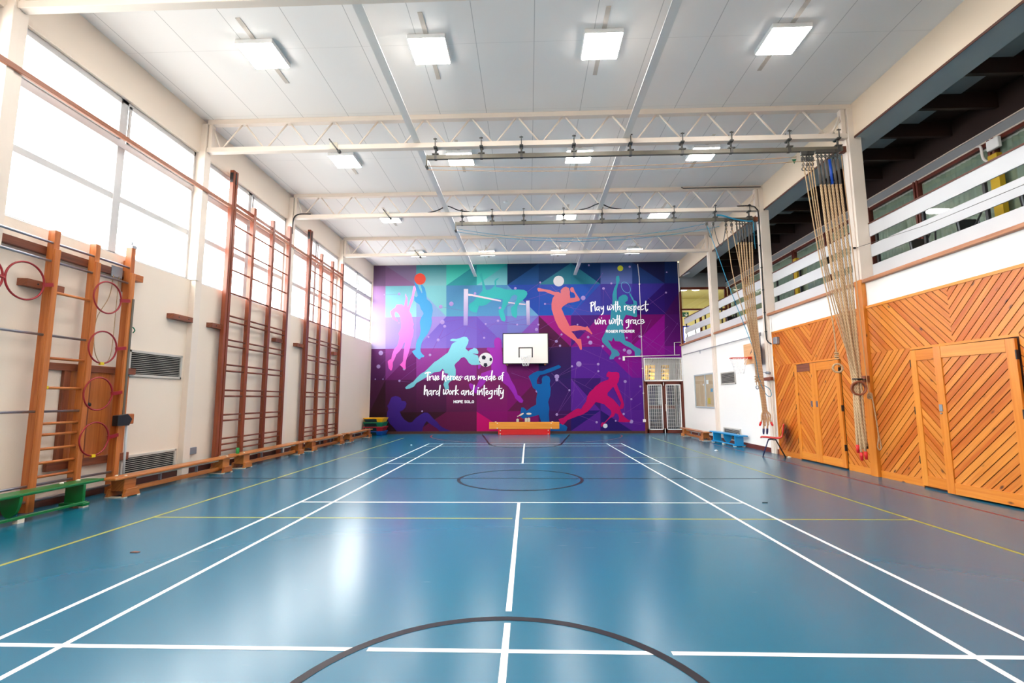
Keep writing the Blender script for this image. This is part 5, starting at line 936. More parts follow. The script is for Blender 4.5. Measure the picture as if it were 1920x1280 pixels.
# ================================================================== RIGHT WALL FITTINGS
nb = thing('notice_board', 'glazed cork notice board on the white right wall', 'notice board', (XR, 17.4, 1.05))
f = MB()
for a in ((16.52, 18.42, 2.20, 2.25), (16.52, 18.42, 1.05, 1.10), (16.52, 16.57, 1.05, 2.25), (18.37, 18.42, 1.05, 2.25), (17.30, 17.36, 1.05, 2.25)): f.box(XR - 0.05, XR, a[0], a[1], a[2], a[3])
f.build('board_frame', M['soffit'], nb, bevel=0.004); MB().box(XR - 0.02, XR, 16.55, 18.4, 1.08, 2.22).build('cork', M['cork'], nb); MB().box(XR - 0.04, XR - 0.036, 16.55, 18.4, 1.08, 2.22).build('glass', M['glass'], nb)
for lab, a, b_, c_, d_, k in (('pale sheet pinned highest on the notice board', 17.05, 17.25, 1.88, 2.02, 'paper'), ('blue sheet pinned in the middle of the notice board', 16.68, 16.88, 1.60, 1.72, 'paper_blue'), ('yellow and blue sheet low on the notice board', 16.95, 17.18, 1.20, 1.40, 'paper_yellow'), ('small white sheet on the left half of the notice board', 17.5, 17.6, 1.84, 1.90, 'paper')):
    tag(MB().box(XR - 0.024, XR - 0.0205, a, b_, c_, d_).build('pinned_sheet', M[k], origin=(XR - 0.022, a, c_)), lab, 'paper', 'pinned papers')
# practice hoop
sb = thing('basketball_backboard', 'plain plywood backboard with orange hoop on the right wall', 'basketball hoop', (XR, 13.25, 2.3))
MB().box(6.02, 6.05, 12.80, 13.70, 2.31, 2.87).build('board', M['ply'], sb, bevel=0.004); MB().box(6.05, XR - 0.022, 13.1, 13.18, 2.3, 2.8).build('support_arm', M['block_wood'], sb)
MB().sheet([(6.0185, 13.30, 2.60), (6.0185, 13.18, 2.72), (6.0185, 13.22, 2.62), (6.0185, 13.34, 2.55)]).build('painted_mark', M['line_black'], sb)
hoop(sb, (5.68, 13.25, 2.47), (-1, 0, 0), 0.225, M['hoop_orange'], 0.42, 10, 0.003)
# pipes and cables on the right wall
t = thing('conduit_pipe', 'grey conduit sloping along the white right wall under the gallery', 'pipe', (XR, 16, 3.1))
MB().tube([(6.15, 19.4, 3.10), (6.15, 12.98, 3.07), (6.15, 12.98, 2.07), (6.15, 12.6, 2.03)], 0.015, 8).build('pipe_run', M['grey_metal'], t)
for y in (13.12,): MB().box(6.13, 6.168, y - 0.19, y - 0.09, 3.03, 3.12).build('junction_box', M['grey_metal'], t)
MB().cyl((6.135, 12.72, 2.04), (6.135, 12.56, 2.03), 0.033, 10).build('valve', M['grey_metal'], t); MB().cyl((6.15, 17.5, 3.09), (6.15, 17.5, 2.98), 0.012, 8).build('hook', M['grey_metal'], t)
t = thing('black_cable', 'black cable clipped down the white pillar behind the farther ropes', 'cable', (6.17, 12.7, 4.5))
MB().tube(smooth([(5.6, 12.60, 6.475), (5.95, 12.60, 6.475), (6.10, 12.61, 6.40), (6.15, 12.62, 6.1), (6.15, 12.64, 4.2), (6.15, 12.64, 3.05), (6.16, 12.6, 2.85), (6.2, 12.50, 2.76)]), 0.016, 8).build('cable_run', M['black'], t)
for z in (6.0, 5.4, 4.8, 4.2, 3.6, 3.1): MB().box(6.13, 6.17, 12.62, 12.66, z - 0.015, z + 0.015).build('clip', M['black'], t)
t = thing('black_cable', 'black cable lying on the top chord of the middle truss', 'cable', (5, 12.6, 7.05)); MB().tube([(4.15, 12.6, 7.03), (4.2, 12.60, 7.0), (6.25, 12.6, 7.0)], 0.012, 6).build('cable_run', M['black'], t)
for x, l in ((-2.17, 'left'), (1.95, 'right')):
    t = thing('black_cable', 'short black cable looped over the %s ceiling channel' % l, 'cable', (x, 12.65, 6.5))
    MB().tube(smooth([(x - 0.55, 12.68, 6.475), (x - 0.3, 12.66, 6.52), (x - 0.06, 12.63, 6.615), (x + 0.06, 12.63, 6.615), (x + 0.3, 12.66, 6.52), (x + 0.6, 12.68, 6.475)]), 0.015, 6).build('cable_run', M['black'], t)
t = thing('black_cable', 'black cable curling over the window pillar above the wall bars', 'cable', (-6.4, 12.6, 6.2)); MB().tube(smooth([(-5.95, 12.63, 6.475), (-6.25, 12.62, 6.475), (-6.39, 12.60, 6.38), (-6.41, 12.58, 6.15), (-6.41, 12.57, 5.9)]), 0.016, 6).build('cable_run', M['black'], t)
t = thing('conduit_pipe', 'thin pale conduit down the edge of the farther pine panelling', 'pipe', (6.2, 12.5, 1.5)); MB().tube([(XR - 0.012, 12.52, 3.45), (XR - 0.012, 12.52, 0.5)], 0.009, 6).build('pipe_run', M['conduit'], t)
MB().box(XR - 0.04, XR, 12.49, 12.56, 0.46, 0.56).build('junction_box', M['conduit'], t)
t = thing('wall_bracket', 'small brown timber block on the white pillar behind the farther ropes', 'wall block', (6.15, 12.7, 1.85)); MB().box(6.10, 6.17, 12.45, 12.86, 1.84, 1.92).build('block_body', M['block_wood'], t)
# ================================================================== ROPES
def rope_rail(y, x0, x1, z, label, clip_x):
    t = thing('rope_rail', label, 'rail', (2, y, z), 'rope rails under the trusses')
    MB().box(x0, x1, y - 0.03, y + 0.03, z - 0.04, z + 0.04).build('rail_bar', M['rail'], t)
    MB().box(x0 - 0.03, x0, y - 0.03, y + 0.03, z - 0.22, z + 0.045).build('end_stop', M['rail'], t); MB().cyl((x0 - 0.015, y - 0.05, z - 0.2), (x0 - 0.015, y + 0.05, z - 0.2), 0.03, 10).build('end_pulley', M['hanger'], t)
    for x in clip_x:
        h = MB(); h.box(x - 0.025, x + 0.025, y - 0.04, y + 0.04, z - 0.045, z + 0.05); h.box(x - 0.065, x + 0.065, y - 0.05, y + 0.05, z + 0.05, z + 0.07); h.cyl((x, y, z + 0.07), (x, y, 6.37), 0.02, 8)
        h.box(x - 0.035, x + 0.035, y - 0.075, y + 0.075, 6.335, 6.36); h.cyl((x, y - 0.072, 6.33), (x, y - 0.072, 6.53), 0.010, 6); h.box(x - 0.035, x + 0.035, y - 0.085, y - 0.06, 6.50, 6.515); h.cyl((x, y + 0.072, 6.33), (x, y + 0.072, 6.53), 0.010, 6)
        h.build('hanger', M['hanger'], t)
    MB().box(x1 - 0.02, 6.19, y + 0.02, y + 0.10, z - 0.05, z + 0.07).build('timber_bearer', M['block_wood'], t)
    return t
rope_rail(9.05, -1.955, 6.08, 6.155, 'long olive steel rope rail, the nearer of two', [-1.80, -0.89, -0.10, 0.93, 2.03, 3.03, 3.97, 5.07, 6.0])
rope_rail(12.68, -1.925, 6.03, 6.14, 'long olive steel rope rail, the farther of two', [-1.77, -0.95, -0.09, 0.99, 2.02, 3.02, 3.94, 5.03, 5.93])
def rope(label, top, pts, r, sleeve=None, tip=None, group=None, chain=False, n=8, name='climbing_rope', mat='rope', cat='rope'):
    t = thing(name, label, cat, top, group)
    path = smooth([top] + pts, n)
    MB().tube(path, r, 8).build('rope_strand', M[mat], t)
    tx = V3(top)
    k = MB(); k.cyl(tx + V3((0, 0, 0.0)), tx + V3((0, 0, 0.20)), 0.012, 6); k.box(tx.x - 0.035, tx.x + 0.035, tx.y - 0.025, tx.y + 0.025, tx.z + 0.13, tx.z + 0.20); k.torus(tx + V3((0, 0, 0.07)), (0, 1, 0), 0.028, 0.008, 16, 6)
    k.build('carrier', M['hanger'], t)
    if sleeve:
        i = 1; 
        while i < len(path) - 1 and (path[i] - path[0]).length < sleeve[1]: i += 1
        MB().tube(path[:i + 1], r * 1.06, 10).build('rope_sleeve', M[sleeve[0]], t, 'bright blue sleeve' if sleeve[0] == 'blue_sleeve' else None)
    if chain:
        c = MB()
        for q in range(3): c.torus(tx + V3((0, 0, 0.03 - 0.09 * q)), (1, 0, 0) if q % 2 else (0, 1, 0), 0.032, 0.009, 14, 6)
        c.build('chain_links', M['hanger'], t)
    if tip:
        e = path[-1]; d = (path[-1] - path[-3]).normalized(); tl = 0.12 if top[1] < 11 or tip == 'navy' else 0.08; MB().tube([e - d * 0.02, e + d * 0.05, e + d * tl], [r * 1.25, r * 1.3, r * 0.9], 10).build('rope_end', M[tip], t)
    return t
# ---- nearer bundle, tied back to the pine post
YN = 9.02; G1 = 'ropes of the nearer bundle'
ends = [(5.81, 0.55), (5.845, 0.42), (5.90, 0.44), (5.955, 0.62), (5.86, 0.50), (5.92, 0.55)]
tips = ['red_tip', 'red_tip', 'red_tip', 'tape', None, None]
for i, (x, sl) in enumerate(zip((5.586, 5.656, 5.731, 5.806, 5.876, 5.954), ('sleeve', 'sleeve', 'sleeve', 'blue_sleeve', 'sleeve', 'sleeve'))):
    tx = 5.835 + 0.020 * i; dy = 0.028 * (i % 3)
    mx = 5.66 + 0.067 * i; lx = 5.745 + 0.044 * i
    lab = 'thick tan climbing rope with a bright blue sleeve in the nearer bundle' if sl == 'blue_sleeve' else 'thick tan climbing rope, %s of six thick ones in the nearer bundle' % ORD[i]
    rope(lab, (x, YN, 5.93), [(mx, YN - 0.01 - dy * 0.3, 4.0), (lx, 8.98 - dy * 0.6, 2.85), (tx + 0.0, 8.95 - dy, 1.75), (tx - 0.015, 8.93 - dy, 1.25), (ends[i][0], 8.93 - dy, ends[i][1])], 0.023, (sl, 0.26 if sl != 'blue_sleeve' else 0.32), tips[i], G1)
for i, x in enumerate((5.304, 5.375, 5.425, 5.48)):
    lab = 'thin tan rope with chain top, %s from the left in the nearer bundle' % ORD[i]
    if i == 0: rope(lab, (x, YN, 5.90), [(5.45, 8.99, 4.0), (5.575, 8.97, 2.85), (5.59, 8.95, 2.20)], 0.011, None, None, G1, True)
    else:
        e = 5.85 + 0.012 * i; rope(lab, (x, YN, 5.90), [(5.475 + 0.032 * i, 9.0, 4.0), (5.60 + 0.042 * i, 8.96, 2.85), (e, 8.90, 1.78), (e + 0.01, 8.89, 1.62)], 0.011, None, None, G1, True)
t = thing('rope_knot_ring', 'knotted rope loop hanging left of the tied rope bundle', 'rope ring', (5.59, 8.95, 2.2)); k = MB()
for q in range(4): k.torus((5.59, 8.95, 2.20 - 0.035 * q), (0.2 * (-1) ** q, 0.1, 1), 0.028, 0.013, 14, 6)
k.build('knot', M['rope'], t); MB().torus((5.59, 8.95, 1.93), (0.4, 1, 0), 0.075, 0.018, 26, 8).build('ring', M['rope'], t)
for i, (dx, lab) in enumerate(((0.0, 'brown wooden gym ring at the front of the tied ropes'), (0.035, 'brown wooden gym ring just behind the front ring on the ropes'))):
    t = MB(); t.torus((5.865 + dx, 8.85 + 0.05 * i - (0.0), 1.565 - 0.01 * i), (0.25 - 0.3 * i, 1, 0.1), 0.115, 0.018, 36, 10); tag(t.build('gym_ring', M['block_wood'], origin=(5.865 + dx, 8.85, 1.56)), lab, 'gym ring', 'gym rings')
t = thing('rope_strap', 'dark strap holding the nearer ropes to a timber block', 'strap', (6.1, 9.0, 1.73))
MB().tube(smooth([(5.87, 8.86, 1.72), (5.98, 8.9, 1.71), (6.1, 9.0, 1.72)]), 0.012, 6).build('strap_band', M['black'], t); MB().torus((5.90, 8.92, 1.73), (0, 0, 1), 0.075, 0.012, 20, 6).build('strap_loop', M['black'], t); MB().box(6.08, 6.165, 8.99, 9.14, 1.68, 1.79).build('timber_block', M['block_wood'], t)
t = thing('pull_cord', 'thin pale pull cord with a looped end hanging on the pine post', 'cord', (6.1, 8.96, 5.8))
MB().tube(smooth([(6.02, 9.0, 6.0), (6.06, 8.98, 4.2), (6.08, 8.97, 2.8), (6.085, 8.95, 1.72), (6.09, 8.93, 1.46)]), 0.008, 6).build('cord_line', M['tan_cord'], t)
k = MB()
for q in range(3): k.torus((6.10, 8.93, 1.45 - 0.02 * q), (0.3 * q, 1, 0.4), 0.035, 0.012, 14, 6)
k.build('knot', M['rope'], t); MB().tube(smooth([(6.13, 8.92, 1.43), (6.16, 8.91, 1.0), (6.165, 8.90, 0.72), (6.135, 8.90, 0.55), (6.16, 8.90, 0.48), (6.195, 8.90, 0.54), (6.17, 8.90, 0.74)]), 0.010, 6).build('cord_loop', M['rope'], t)
# draw cords under the rails
for (x0, x1, y, z, sag, mt, lab) in ((-1.95, 5.2, 9.05, 5.96, 0.10, 'tan_cord', 'thin tan draw cord slung under the nearer rope rail'), (-1.92, 4.78, 12.68, 5.98, 0.34, 'cyan', 'thin cyan draw cord slung under the farther rope rail')):
    t = thing('draw_cord', lab, 'cord', (x0, y, z))
    for dz, dx in ((0.02, 0.0), (-0.06, 0.35)): MB().tube([(x0 + (x1 + dx - x0) * q / 24, y - 0.01, z + dz - sag * 4 * (q / 24) * (1 - q / 24) - 0.0 + (0.03 * q / 24)) for q in range(25)], 0.0065, 5).build('cord_line', M[mt], t)
t = MB(); t.prism([(5.11, 9.04, 5.96), (5.20, 9.04, 5.97), (5.15, 9.04, 5.87)], (0, 0.004, 0)); tag(t.build('green_flag', M['exit_green'], origin=(5.15, 9.04, 5.9)), 'tiny dark green flag on the draw cord left of the nearer ropes', 'flag')
# ---- farther bundle, hanging by the white pillar
YQ = 12.64; G2 = 'ropes of the farther bundle'
fe = [(5.83, 0.62, 'navy'), (5.92, 0.62, 'navy'), (5.80, 0.80, 'red_tip'), (6.00, 0.80, 'red_tip'), (5.87, 0.70, None), (5.95, 0.72, None)]
for i, x in enumerate((5.572, 5.652, 5.722, 5.79, 5.888, 5.958)):
    e = fe[i]; q = [(5.63 + 0.055 * i, YQ - 0.03, 4.2), (5.735 + 0.034 * i, 12.53, 2.75), (5.79 + 0.024 * i, 12.46, 1.9), (5.85 + 0.018 * i, 12.45, 1.2), (e[0] + 0.02, 12.44, e[1] + 0.18)]
    if i in (2, 3): q += [(e[0], 12.42, e[1] + 0.06), (e[0] + (-0.04 if i == 2 else 0.02), 12.40, e[1] - 0.02)]
    else: q += [(e[0], 12.42, e[1])]
    rope('thick tan climbing rope, %s of six thick ones in the farther bundle' % ORD[i], (x, YQ, 5.93), q, 0.020, ('sleeve', 0.27), e[2], G2)
for i, (x, q) in enumerate(((5.295, [(5.40, 12.6, 4.5), (5.70, 12.5, 2.9), (5.745, 12.46, 1.98), (5.75, 12.46, 1.72)]), (5.439, [(5.62, 12.6, 4.5), (5.80, 12.5, 2.6), (5.93, 12.45, 1.2), (6.03, 12.44, 0.76)]))):
    rope('thin tan rope, %s in the farther bundle' % ('leftmost' if i == 0 else 'second from left'), (x, YQ, 5.93), q, 0.012, None, None, G2, True)
t = thing('rope_knot_ring', 'knotted rope end with a shackle left of the farther ropes', 'rope ring', (5.75, 12.46, 1.72)); k = MB()
for q in range(4): k.torus((5.75, 12.46, 1.93 - 0.04 * q), (0.25 * (-1) ** q, 0.1, 1), 0.03, 0.014, 14, 6)
k.build('knot', M['rope'], t); MB().torus((5.76, 12.46, 1.66), (1, 0.4, 0), 0.04, 0.012, 16, 6).build('shackle', M['grey_metal'], t)
t = thing('hanging_chain', 'thin dark chain sagging in two loops from the farther rail', 'chain', (5.0, YQ, 5.95))
c = MB(); 
for (a, b_, s_) in ((4.784, 4.953, 0.34), (4.97, 5.285, 0.58)):
    c.tube([(a + (b_ - a) * q / 16, YQ, 5.98 - s_ * 4 * (q / 16) * (1 - q / 16)) for q in range(17)], 0.010, 6)
for x in (4.784, 4.953): c.box(x - 0.03, x + 0.03, YQ - 0.02, YQ + 0.02, 5.98, 6.05)
c.build('chain_line', M['hanger'], t)
t = thing('cyan_cord', 'cyan cord stretched from the farther rail down to a white pillar hook', 'cord', (4.8, YQ, 5.95))
MB().tube(smooth([(4.784, YQ, 5.97), (4.87, YQ - 0.02, 5.70), (5.30, 12.58, 4.15), (5.74, 12.5, 2.63), (5.82, 12.44, 1.85), (6.08, 12.5, 1.62), (6.12, 12.52, 1.45), (5.98, 12.46, 1.47), (5.83, 12.42, 1.75)]), 0.008, 6).build('cord_line', M['cyan'], t)
MB().tube(smooth([(5.05, YQ - 0.04, 6.235), (5.2, YQ - 0.04, 6.22), (5.5, YQ - 0.045, 6.12), (5.8, YQ - 0.045, 6.06), (5.98, YQ - 0.04, 6.05)]), 0.02, 6).build('cord_bundle', M['cyan'], t)
MB().tube([(6.0, YQ - 0.03, 6.05), (6.0, YQ - 0.03, 5.5), (6.01, YQ - 0.03, 5.3)], 0.01, 6).build('cord_tail', M['cyan'], t)

# ================================================================== CHAIR
ch = thing('plastic_chair', 'red plastic chair with dark legs by the pine panelling', 'chair', (5.84, 12.0, 0))
def shell():
    """seat and back in one curved plastic shell; profile in (x, z), widths along y"""
    prof = [(5.57, 0.440, 0.175), (5.60, 0.455, 0.195), (5.70, 0.452, 0.205), (5.82, 0.440, 0.205), (5.93, 0.432, 0.20), (6.00, 0.45, 0.195), (6.035, 0.50, 0.185), (6.06, 0.57, 0.175), (6.075, 0.66, 0.18), (6.085, 0.74, 0.17), (6.088, 0.79, 0.13)]
    vs = []; n = 9
    for x, z, h in prof:
        for j in range(n):
            u = -1 + 2 * j / (n - 1); lift = 0.022 * abs(u) ** 3
            vs.append(V3((x - (lift if z > 0.5 else 0), 12.0 + u * h, z + (lift if z < 0.5 else 0) - (0.03 * u * u if z > 0.72 else 0))))
    m = len(prof); off = len(vs); th = V3((0.010, 0, -0.010)); vs += [p + th for p in vs]
    fs = []
    for i in range(m - 1):
        for j in range(n - 1):
            a = i * n + j; fs.append((a, a + 1, a + n + 1, a + n)); fs.append((off + a, off + a + n, off + a + n + 1, off + a + 1))
    ring = [j for j in range(n)] + [i * n + n - 1 for i in range(1, m)] + [(m - 1) * n + j for j in range(n - 2, -1, -1)] + [i * n for i in range(m - 2, 0, -1)]
    for k in range(len(ring)): a, b_ = ring[k], ring[(k + 1) % len(ring)]; fs.append((a, off + a, off + b_, b_))
    return MB().raw(vs, fs, None, 0, True)
shell().build('seat_shell', M['chair_red'], ch)
for y in (11.86, 12.14):
    MB().tube([(5.60, y + (0.03 if y > 12 else -0.03), 0.0), (5.74, y, 0.40), (5.80, y, 0.42)], 0.011, 8).build('leg', M['navy'], ch)
    MB().tube([(6.08, y + (0.03 if y > 12 else -0.03), 0.0), (5.90, y, 0.40), (5.80, y, 0.42)], 0.011, 8).build('leg', M['black'], ch)
ch.rotation_euler.z = R(-26)
# litter
for lab, x, y, r, k in (('small white scrap on the floor in front of the blue bench', 4.99, 13.35, 0.05, 'paper'), ('pale scrap beside the red chair leg', 6.13, 11.88, 0.045, 'pad'), ('tiny white speck on the floor left of the badminton court corner', -3.62, 15.05, 0.03, 'paper')):
    m_ = MB(); m_.lathe((x, y, 0.001), [(r, 0), (r * 0.9, r * 0.35), (r * 0.4, r * 0.55), (r * 0.1, r * 0.6)], seg=9); tag(m_.build('floor_scrap', M[k], origin=(x, y, 0)), lab, 'litter')
for lab, x, y, k in (('small reddish brown leaf scrap on the left of the floor', -3.69, 4.60, 'block_wood'), ('small dark scrap on the floor right of the court', 3.17, 6.85, 'black')):
    m_ = MB(); m_.prism([(x - 0.04, y - 0.008, 0.001), (x + 0.03, y - 0.012, 0.001), (x + 0.045, y + 0.012, 0.001), (x - 0.02, y + 0.016, 0.001)], (0, 0, 0.006)); tag(m_.build('floor_scrap', M[k], origin=(x, y, 0)), lab, 'litter')

st = MB(); st.raw([V3((6.2195, y_, z_)) for y_, z_ in ((12.38, 0.14), (11.86, 0.14), (11.86, 0.98), (12.38, 0.98))], [(0, 1, 2, 3)], None); so = st.build('dark_stain', M['stain'], origin=(6.2195, 12.13, 0.57)); so.parent = bpy.data.objects['wall_panelling_2']; so['label'] = 'dark burnt looking stain low on the boards'
t = thing('tension_wire', 'thin wire from the hook on the upper pillar across the gallery planks', 'wire', (6.16, 9.06, 4.18))
MB().tube([(6.165, 9.06, 4.19), (6.20, 7.5, 4.06), (6.20, 5.9, 4.03)], 0.004, 5).build('wire_strand', M['hanger'], t); MB().cyl((6.13, 9.06, 4.19), (6.17, 9.06, 4.19), 0.02, 8).build('wire_hook', M['black'], t)
# ================================================================== GALLERY
PX = 6.40
for i in range(1, 6):
    a = PILLARS[i - 1] + 0.10 if i < 6 else 0; a = PILLARS[i - 1] + 0.11; c = (PILLARS[i] - 0.09) if i < 5 else YF - 0.02
    bay = ['bay beside the camera', 'nearest bay', 'second bay', 'third bay', 'farthest bay'][i - 1]
    t = thing('gallery_railing', 'white plank gallery railing in the %s' % bay, 'railing', (PX, (a + c) / 2, 3.5), 'white gallery railings')
    for z0, z1 in ((4.385, 4.62), (3.995, 4.225), (3.605, 3.845)): MB().box(PX, PX + 0.025, a, c, z0, z1).build('plank', M['plank_white'], t)
    MB().box(PX - 0.01, PX + 0.07, a, c, 4.62, 4.645).build('hand_rail', M['brown_trim'], t)
    n = 3
    for k in range(n + 1): y = a + 0.12 + (c - a - 0.24) * k / n; MB().box(PX + 0.026, PX + 0.066, y - 0.02, y + 0.02, 3.48, 4.62).build('upright', M['black'], t)
# joists and ceiling boards above the gallery
k = 0
for j in range(-2, 24):
    y = 0.79 + 0.92 * j
    if not (2.0 < y < YF): continue
    tag(MB().box(6.82, 8.25, y - 0.035, y + 0.035, 6.37, 6.659).build('ceiling_joist', M['dark_beam'], origin=(7.5, y, 6.37)), 'dark brown joist across the gallery ceiling, %s from the mural end' % (ORD + ['fourteenth', 'fifteenth', 'sixteenth', 'seventeenth', 'eighteenth', 'nineteenth', 'twentieth', 'twenty-first'])[min(20, int(round((YF - y) / 0.92 - 0.5)))], 'joist', 'gallery ceiling joists')
struct(MB().box(6.83, 7.55, YB + 0.1, YF - 0.1, 6.63, 6.659).build('ceiling_gallery_boards', M['gallery_panel']))
# glazed back wall of the gallery
struct(MB().box(8.16, 8.25, YB, YF, 6.11, 6.66).build('trim_33', M['dark_beam']))
struct(MB().box(8.17, 8.25, YB, YF, 5.90, 6.10).build('trim_30', M['gallery_panel'])); struct(MB().box(8.15, 8.17, YB, YF, 6.09, 6.11).build('trim_31', M['steel_cream'])); struct(MB().box(8.15, 8.18, YB, YF, 5.885, 5.91).build('trim_32', M['steel_cream']))
posts = [19.7, 18.05, 16.4, 14.75, 13.1, 11.45, 10.0, 8.33, 6.7, 5.05, 3.4, 1.75]
for i in range(len(posts) - 1):
    c, a = posts[i], posts[i + 1]
    r = bpy.data.objects.new('window_%d' % (21 + i), None); C.objects.link(r); r.location = (8.2, (a + c) / 2, 3.5); struct(r)
    f = MB()
    for y in (a, c): f.box(8.14, 8.24, y - 0.06 if y == c else y + 0.02, y - 0.02 if y == c else y + 0.06, 3.5, 5.9)
    f.box(8.14, 8.24, a, c, 3.5, 3.6); f.box(8.16, 8.24, a, c, 5.82, 5.9); f.build('window_frame', M['door_brown'], r)
    MB().box(8.19, 8.195, a + 0.06, c - 0.06, 3.6, 5.82).build('pane', M['glass_dark'], r)
    L_ = [(8.235 + 0.012 * math.sin(q * 0.9), a + 0.14 + (c - a - 0.22) * q / 90) for q in range(91)]; m_ = MB()
    m_.raw([V3((x, y, z)) for z in (3.62, 5.78) for x, y in L_], [(q, q + 1, 91 + q + 1, 91 + q) for q in range(90)], (0, 0, 1), 0, True)
    tag(m_.build('curtain', M['curtain'], origin=(8.23, (a + c) / 2, 3.6)), 'grey green curtain behind the gallery glazing, %s from the mural end' % ORD[min(12, i)], 'curtain', 'gallery curtains')
t = thing('junction_cabinet', 'white cabinet with a pipe on the gallery wall above the railing', 'cabinet', (8.1, 8.2, 5.6)); MB().box(8.07, 8.139, 8.12, 8.34, 5.66, 5.85).build('cabinet_box', M['white'], t, bevel=0.01); MB().tube(smooth([(8.1, 8.52, 5.87), (8.1, 8.46, 5.82), (8.1, 8.44, 5.6), (8.1, 8.33, 5.42), (8.1, 8.33, 5.0)]), 0.02, 8).build('pipe', M['conduit'], t)
for i, (y, lab) in enumerate(((8.22, 'yellow pillar casing behind the nearest gallery railing'), (14.5, 'yellow pillar casing behind the second gallery railing'), (17.9, 'yellow wall panel behind the farthest gallery railing'))):
    tag(MB().box(8.04, 8.135, y - 0.08, y + 0.08, 3.5, 5.56).build('yellow_casing', M['mustard'], origin=(8.1, y, 3.5)), lab, 'casing', 'yellow casings')
def stack_chair(x, y, lab, proto=[None]):
    if proto[0] is None:
        t = thing('folded_chair', lab, 'chair', (x, y, 3.48), 'black chairs on the gallery'); proto[0] = t
        z = 3.48
        m_ = MB(); m_.prism([(x - 0.2, y - 0.2, z + 0.45), (x + 0.2, y - 0.2, z + 0.45), (x + 0.2, y + 0.2, z + 0.43), (x - 0.2, y + 0.2, z + 0.43)], (0, 0, 0.03)); m_.build('seat', M['black'], t, bevel=0.01)
        m_ = MB(); m_.prism([(x - 0.2, y + 0.2, z + 0.55), (x + 0.2, y + 0.2, z + 0.55), (x + 0.17, y + 0.27, z + 0.86), (x - 0.17, y + 0.27, z + 0.86)], (0, 0.025, 0)); m_.build('backrest', M['black'], t, bevel=0.01)
        for sx in (-1, 1):
            for sy in (-1, 1): MB().cyl((x + sx * 0.22, y + sy * 0.24, z), (x + sx * 0.18, y + sy * 0.16, z + 0.45), 0.013, 6).build('leg', M['grey_metal'], t)
            MB().cyl((x + sx * 0.18, y + 0.18, z + 0.4), (x + sx * 0.17, y + 0.24, z + 0.84), 0.012, 6).build('back_stile', M['grey_metal'], t)
        for k in range(2):                      # a music-stand style arm rising above the back
            MB().cyl((x - 0.15 + 0.3 * k, y + 0.1, z + 0.47), (x - 0.02 + 0.04 * k, y - 0.1, z + 0.95), 0.014, 6).build('raised_arm', M['black'], t)
    else: dup(proto[0], (x, y, 3.48), lab)
for x, y, lab in ((7.3, 8.75, 'black chair behind the nearest railing, closest to the pine post'), (7.3, 7.75, 'black chair behind the nearest railing, at mid bay'), (7.35, 6.75, 'black chair behind the nearest railing, at the right picture edge'), (7.4, 17.4, 'black chair behind the farthest gallery railing')): stack_chair(x, y, lab)
# glazed end of the gallery with the yellow room behind
e = bpy.data.objects.new('window_40', None); C.objects.link(e); e.location = (7.3, YF, 3.5); struct(e)
f = MB()
for a in ((6.26, 6.34, 3.5, 5.95), (8.1, 8.2, 3.5, 5.95), (6.26, 8.2, 5.85, 5.95), (6.26, 8.2, 4.98, 5.05), (7.05, 7.13, 3.5, 4.98)): f.box(a[0], a[1], YF, YF + 0.08, a[2], a[3])
f.build('window_frame', M['door_brown'], e); MB().box(6.34, 8.1, YF + 0.04, YF + 0.044, 5.05, 5.85).build('pane', M['glass'], e)
struct(MB().box(XR, 8.5, YF + 0.0, YF + 0.15, 5.95, 7.0).build('wall_gallery_end', M['gallery_panel']))
w = MB(); w.box(5.6, 5.7, YF + 0.2, 24, 3.5, 6.4); w.box(9.4, 9.5, YF + 0.2, 24, 3.5, 6.4); w.box(5.6, 9.5, YF + 0.2, 24, 6.3, 6.4); w.box(5.6, 6.7, 24, 24.1, 3.5, 6.4); w.box(8.6, 9.5, 24, 24.1, 3.5, 6.4); w.box(6.7, 8.6, 24, 24.1, 4.95, 6.4)
struct(w.build('wall_lobby', M['yellow_wall']))
struct(MB().box(5.6, 9.5, YF + 0.2, 24.1, 3.3, 3.36).build('floor_lobby', M['dark_beam']))
d2 = bpy.data.objects.new('door_2', None); C.objects.link(d2); d2.location = (7.65, 24, 3.5); struct(d2); f = MB()
for a in ((6.7, 6.78, 3.5, 4.95), (8.52, 8.6, 3.5, 4.95), (7.6, 7.72, 3.5, 4.95), (6.7, 8.6, 4.87, 4.95), (6.7, 8.6, 4.12, 4.2)): f.box(a[0], a[1], 24.0, 24.06, a[2], a[3])
f.build('door_frame', paint('blue_frame', (30, 50, 190), 0.4, 0.05), d2); MB().box(6.78, 8.52, 24.03, 24.034, 3.5, 4.87).build('door_glass', M['glass'], d2)
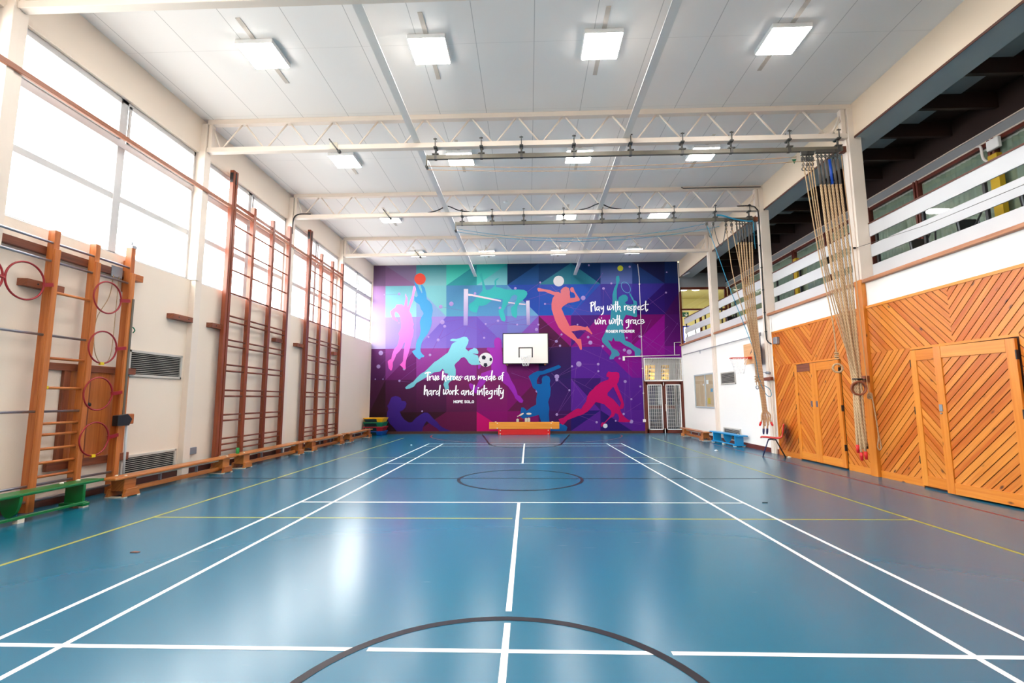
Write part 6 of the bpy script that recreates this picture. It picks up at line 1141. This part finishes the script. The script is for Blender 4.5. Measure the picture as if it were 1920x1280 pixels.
for x, lab in ((7.0, 'left round ceiling lamp in the yellow lobby beyond the gallery'), (7.55, 'right round ceiling lamp in the yellow lobby beyond the gallery')):
    t = thing('ceiling_light', lab, 'ceiling light', (x, 21.6, 6.3), 'lobby lamps'); MB().lathe((x, 21.6, 6.3), [(0.2, 0), (0.2, -0.05), (0.15, -0.09)]).build('diffuser', M['lobby_lamp'], t)
t = thing('exit_sign', 'green exit sign with running figure and arrow at the gallery end', 'sign', (6.8, 21.0, 4.75))
MB().box(6.50, 6.98, 21.0, 21.03, 4.90, 5.10).build('sign_plate', M['exit_green'], t); MB().cyl((6.74, 21.01, 5.10), (6.74, 21.01, 6.3), 0.01, 6).build('sign_rod', M['grey_metal'], t)
s = MB(); y = 20.998
def flat(pts): s.sheet([(x, y, z) for x, z in pts])
flat([(6.79, 4.99), (6.87, 4.915), (6.95, 4.99), (6.93, 5.01), (6.885, 4.965), (6.885, 5.08), (6.855, 5.08), (6.855, 4.965), (6.81, 5.01)])
s.sheet([(6.665 + 0.016 * math.cos(k), y, 5.075 + 0.016 * math.sin(k)) for k in [2 * math.pi * q / 10 for q in range(10)]])
for p in ([(6.64, 5.05), (6.68, 5.055), (6.68, 5.0), (6.645, 4.995)], [(6.645, 5.0), (6.68, 5.0), (6.72, 4.97), (6.70, 4.955)], [(6.645, 5.0), (6.67, 5.0), (6.63, 4.92), (6.605, 4.93)], [(6.68, 5.05), (6.72, 5.02), (6.712, 5.01), (6.675, 5.03)], [(6.64, 5.05), (6.61, 5.02), (6.618, 5.01), (6.645, 5.03)]): flat(p)
for a in ((6.52, 6.53, 4.92, 5.08), (6.57, 6.58, 4.92, 5.08), (6.52, 6.58, 5.07, 5.08)): flat([(a[0], a[2]), (a[1], a[2]), (a[1], a[3]), (a[0], a[3])])
s.build('sign_pictogram', M['white'], t)
t = thing('security_camera', 'small white wall camera under the fascia at the mural corner', 'camera', (6.28, 19.7, 6.2))
MB().bar((6.32, 19.5, 6.42 - 0.07), (6.42, 19.0, 6.52 - 0.18), 0.05, 0.05).build('camera_body', M['conduit'], t); MB().box(6.245, 6.275, 19.80, 19.86, 5.75, 6.32).build('camera_conduit', M['conduit'], t)
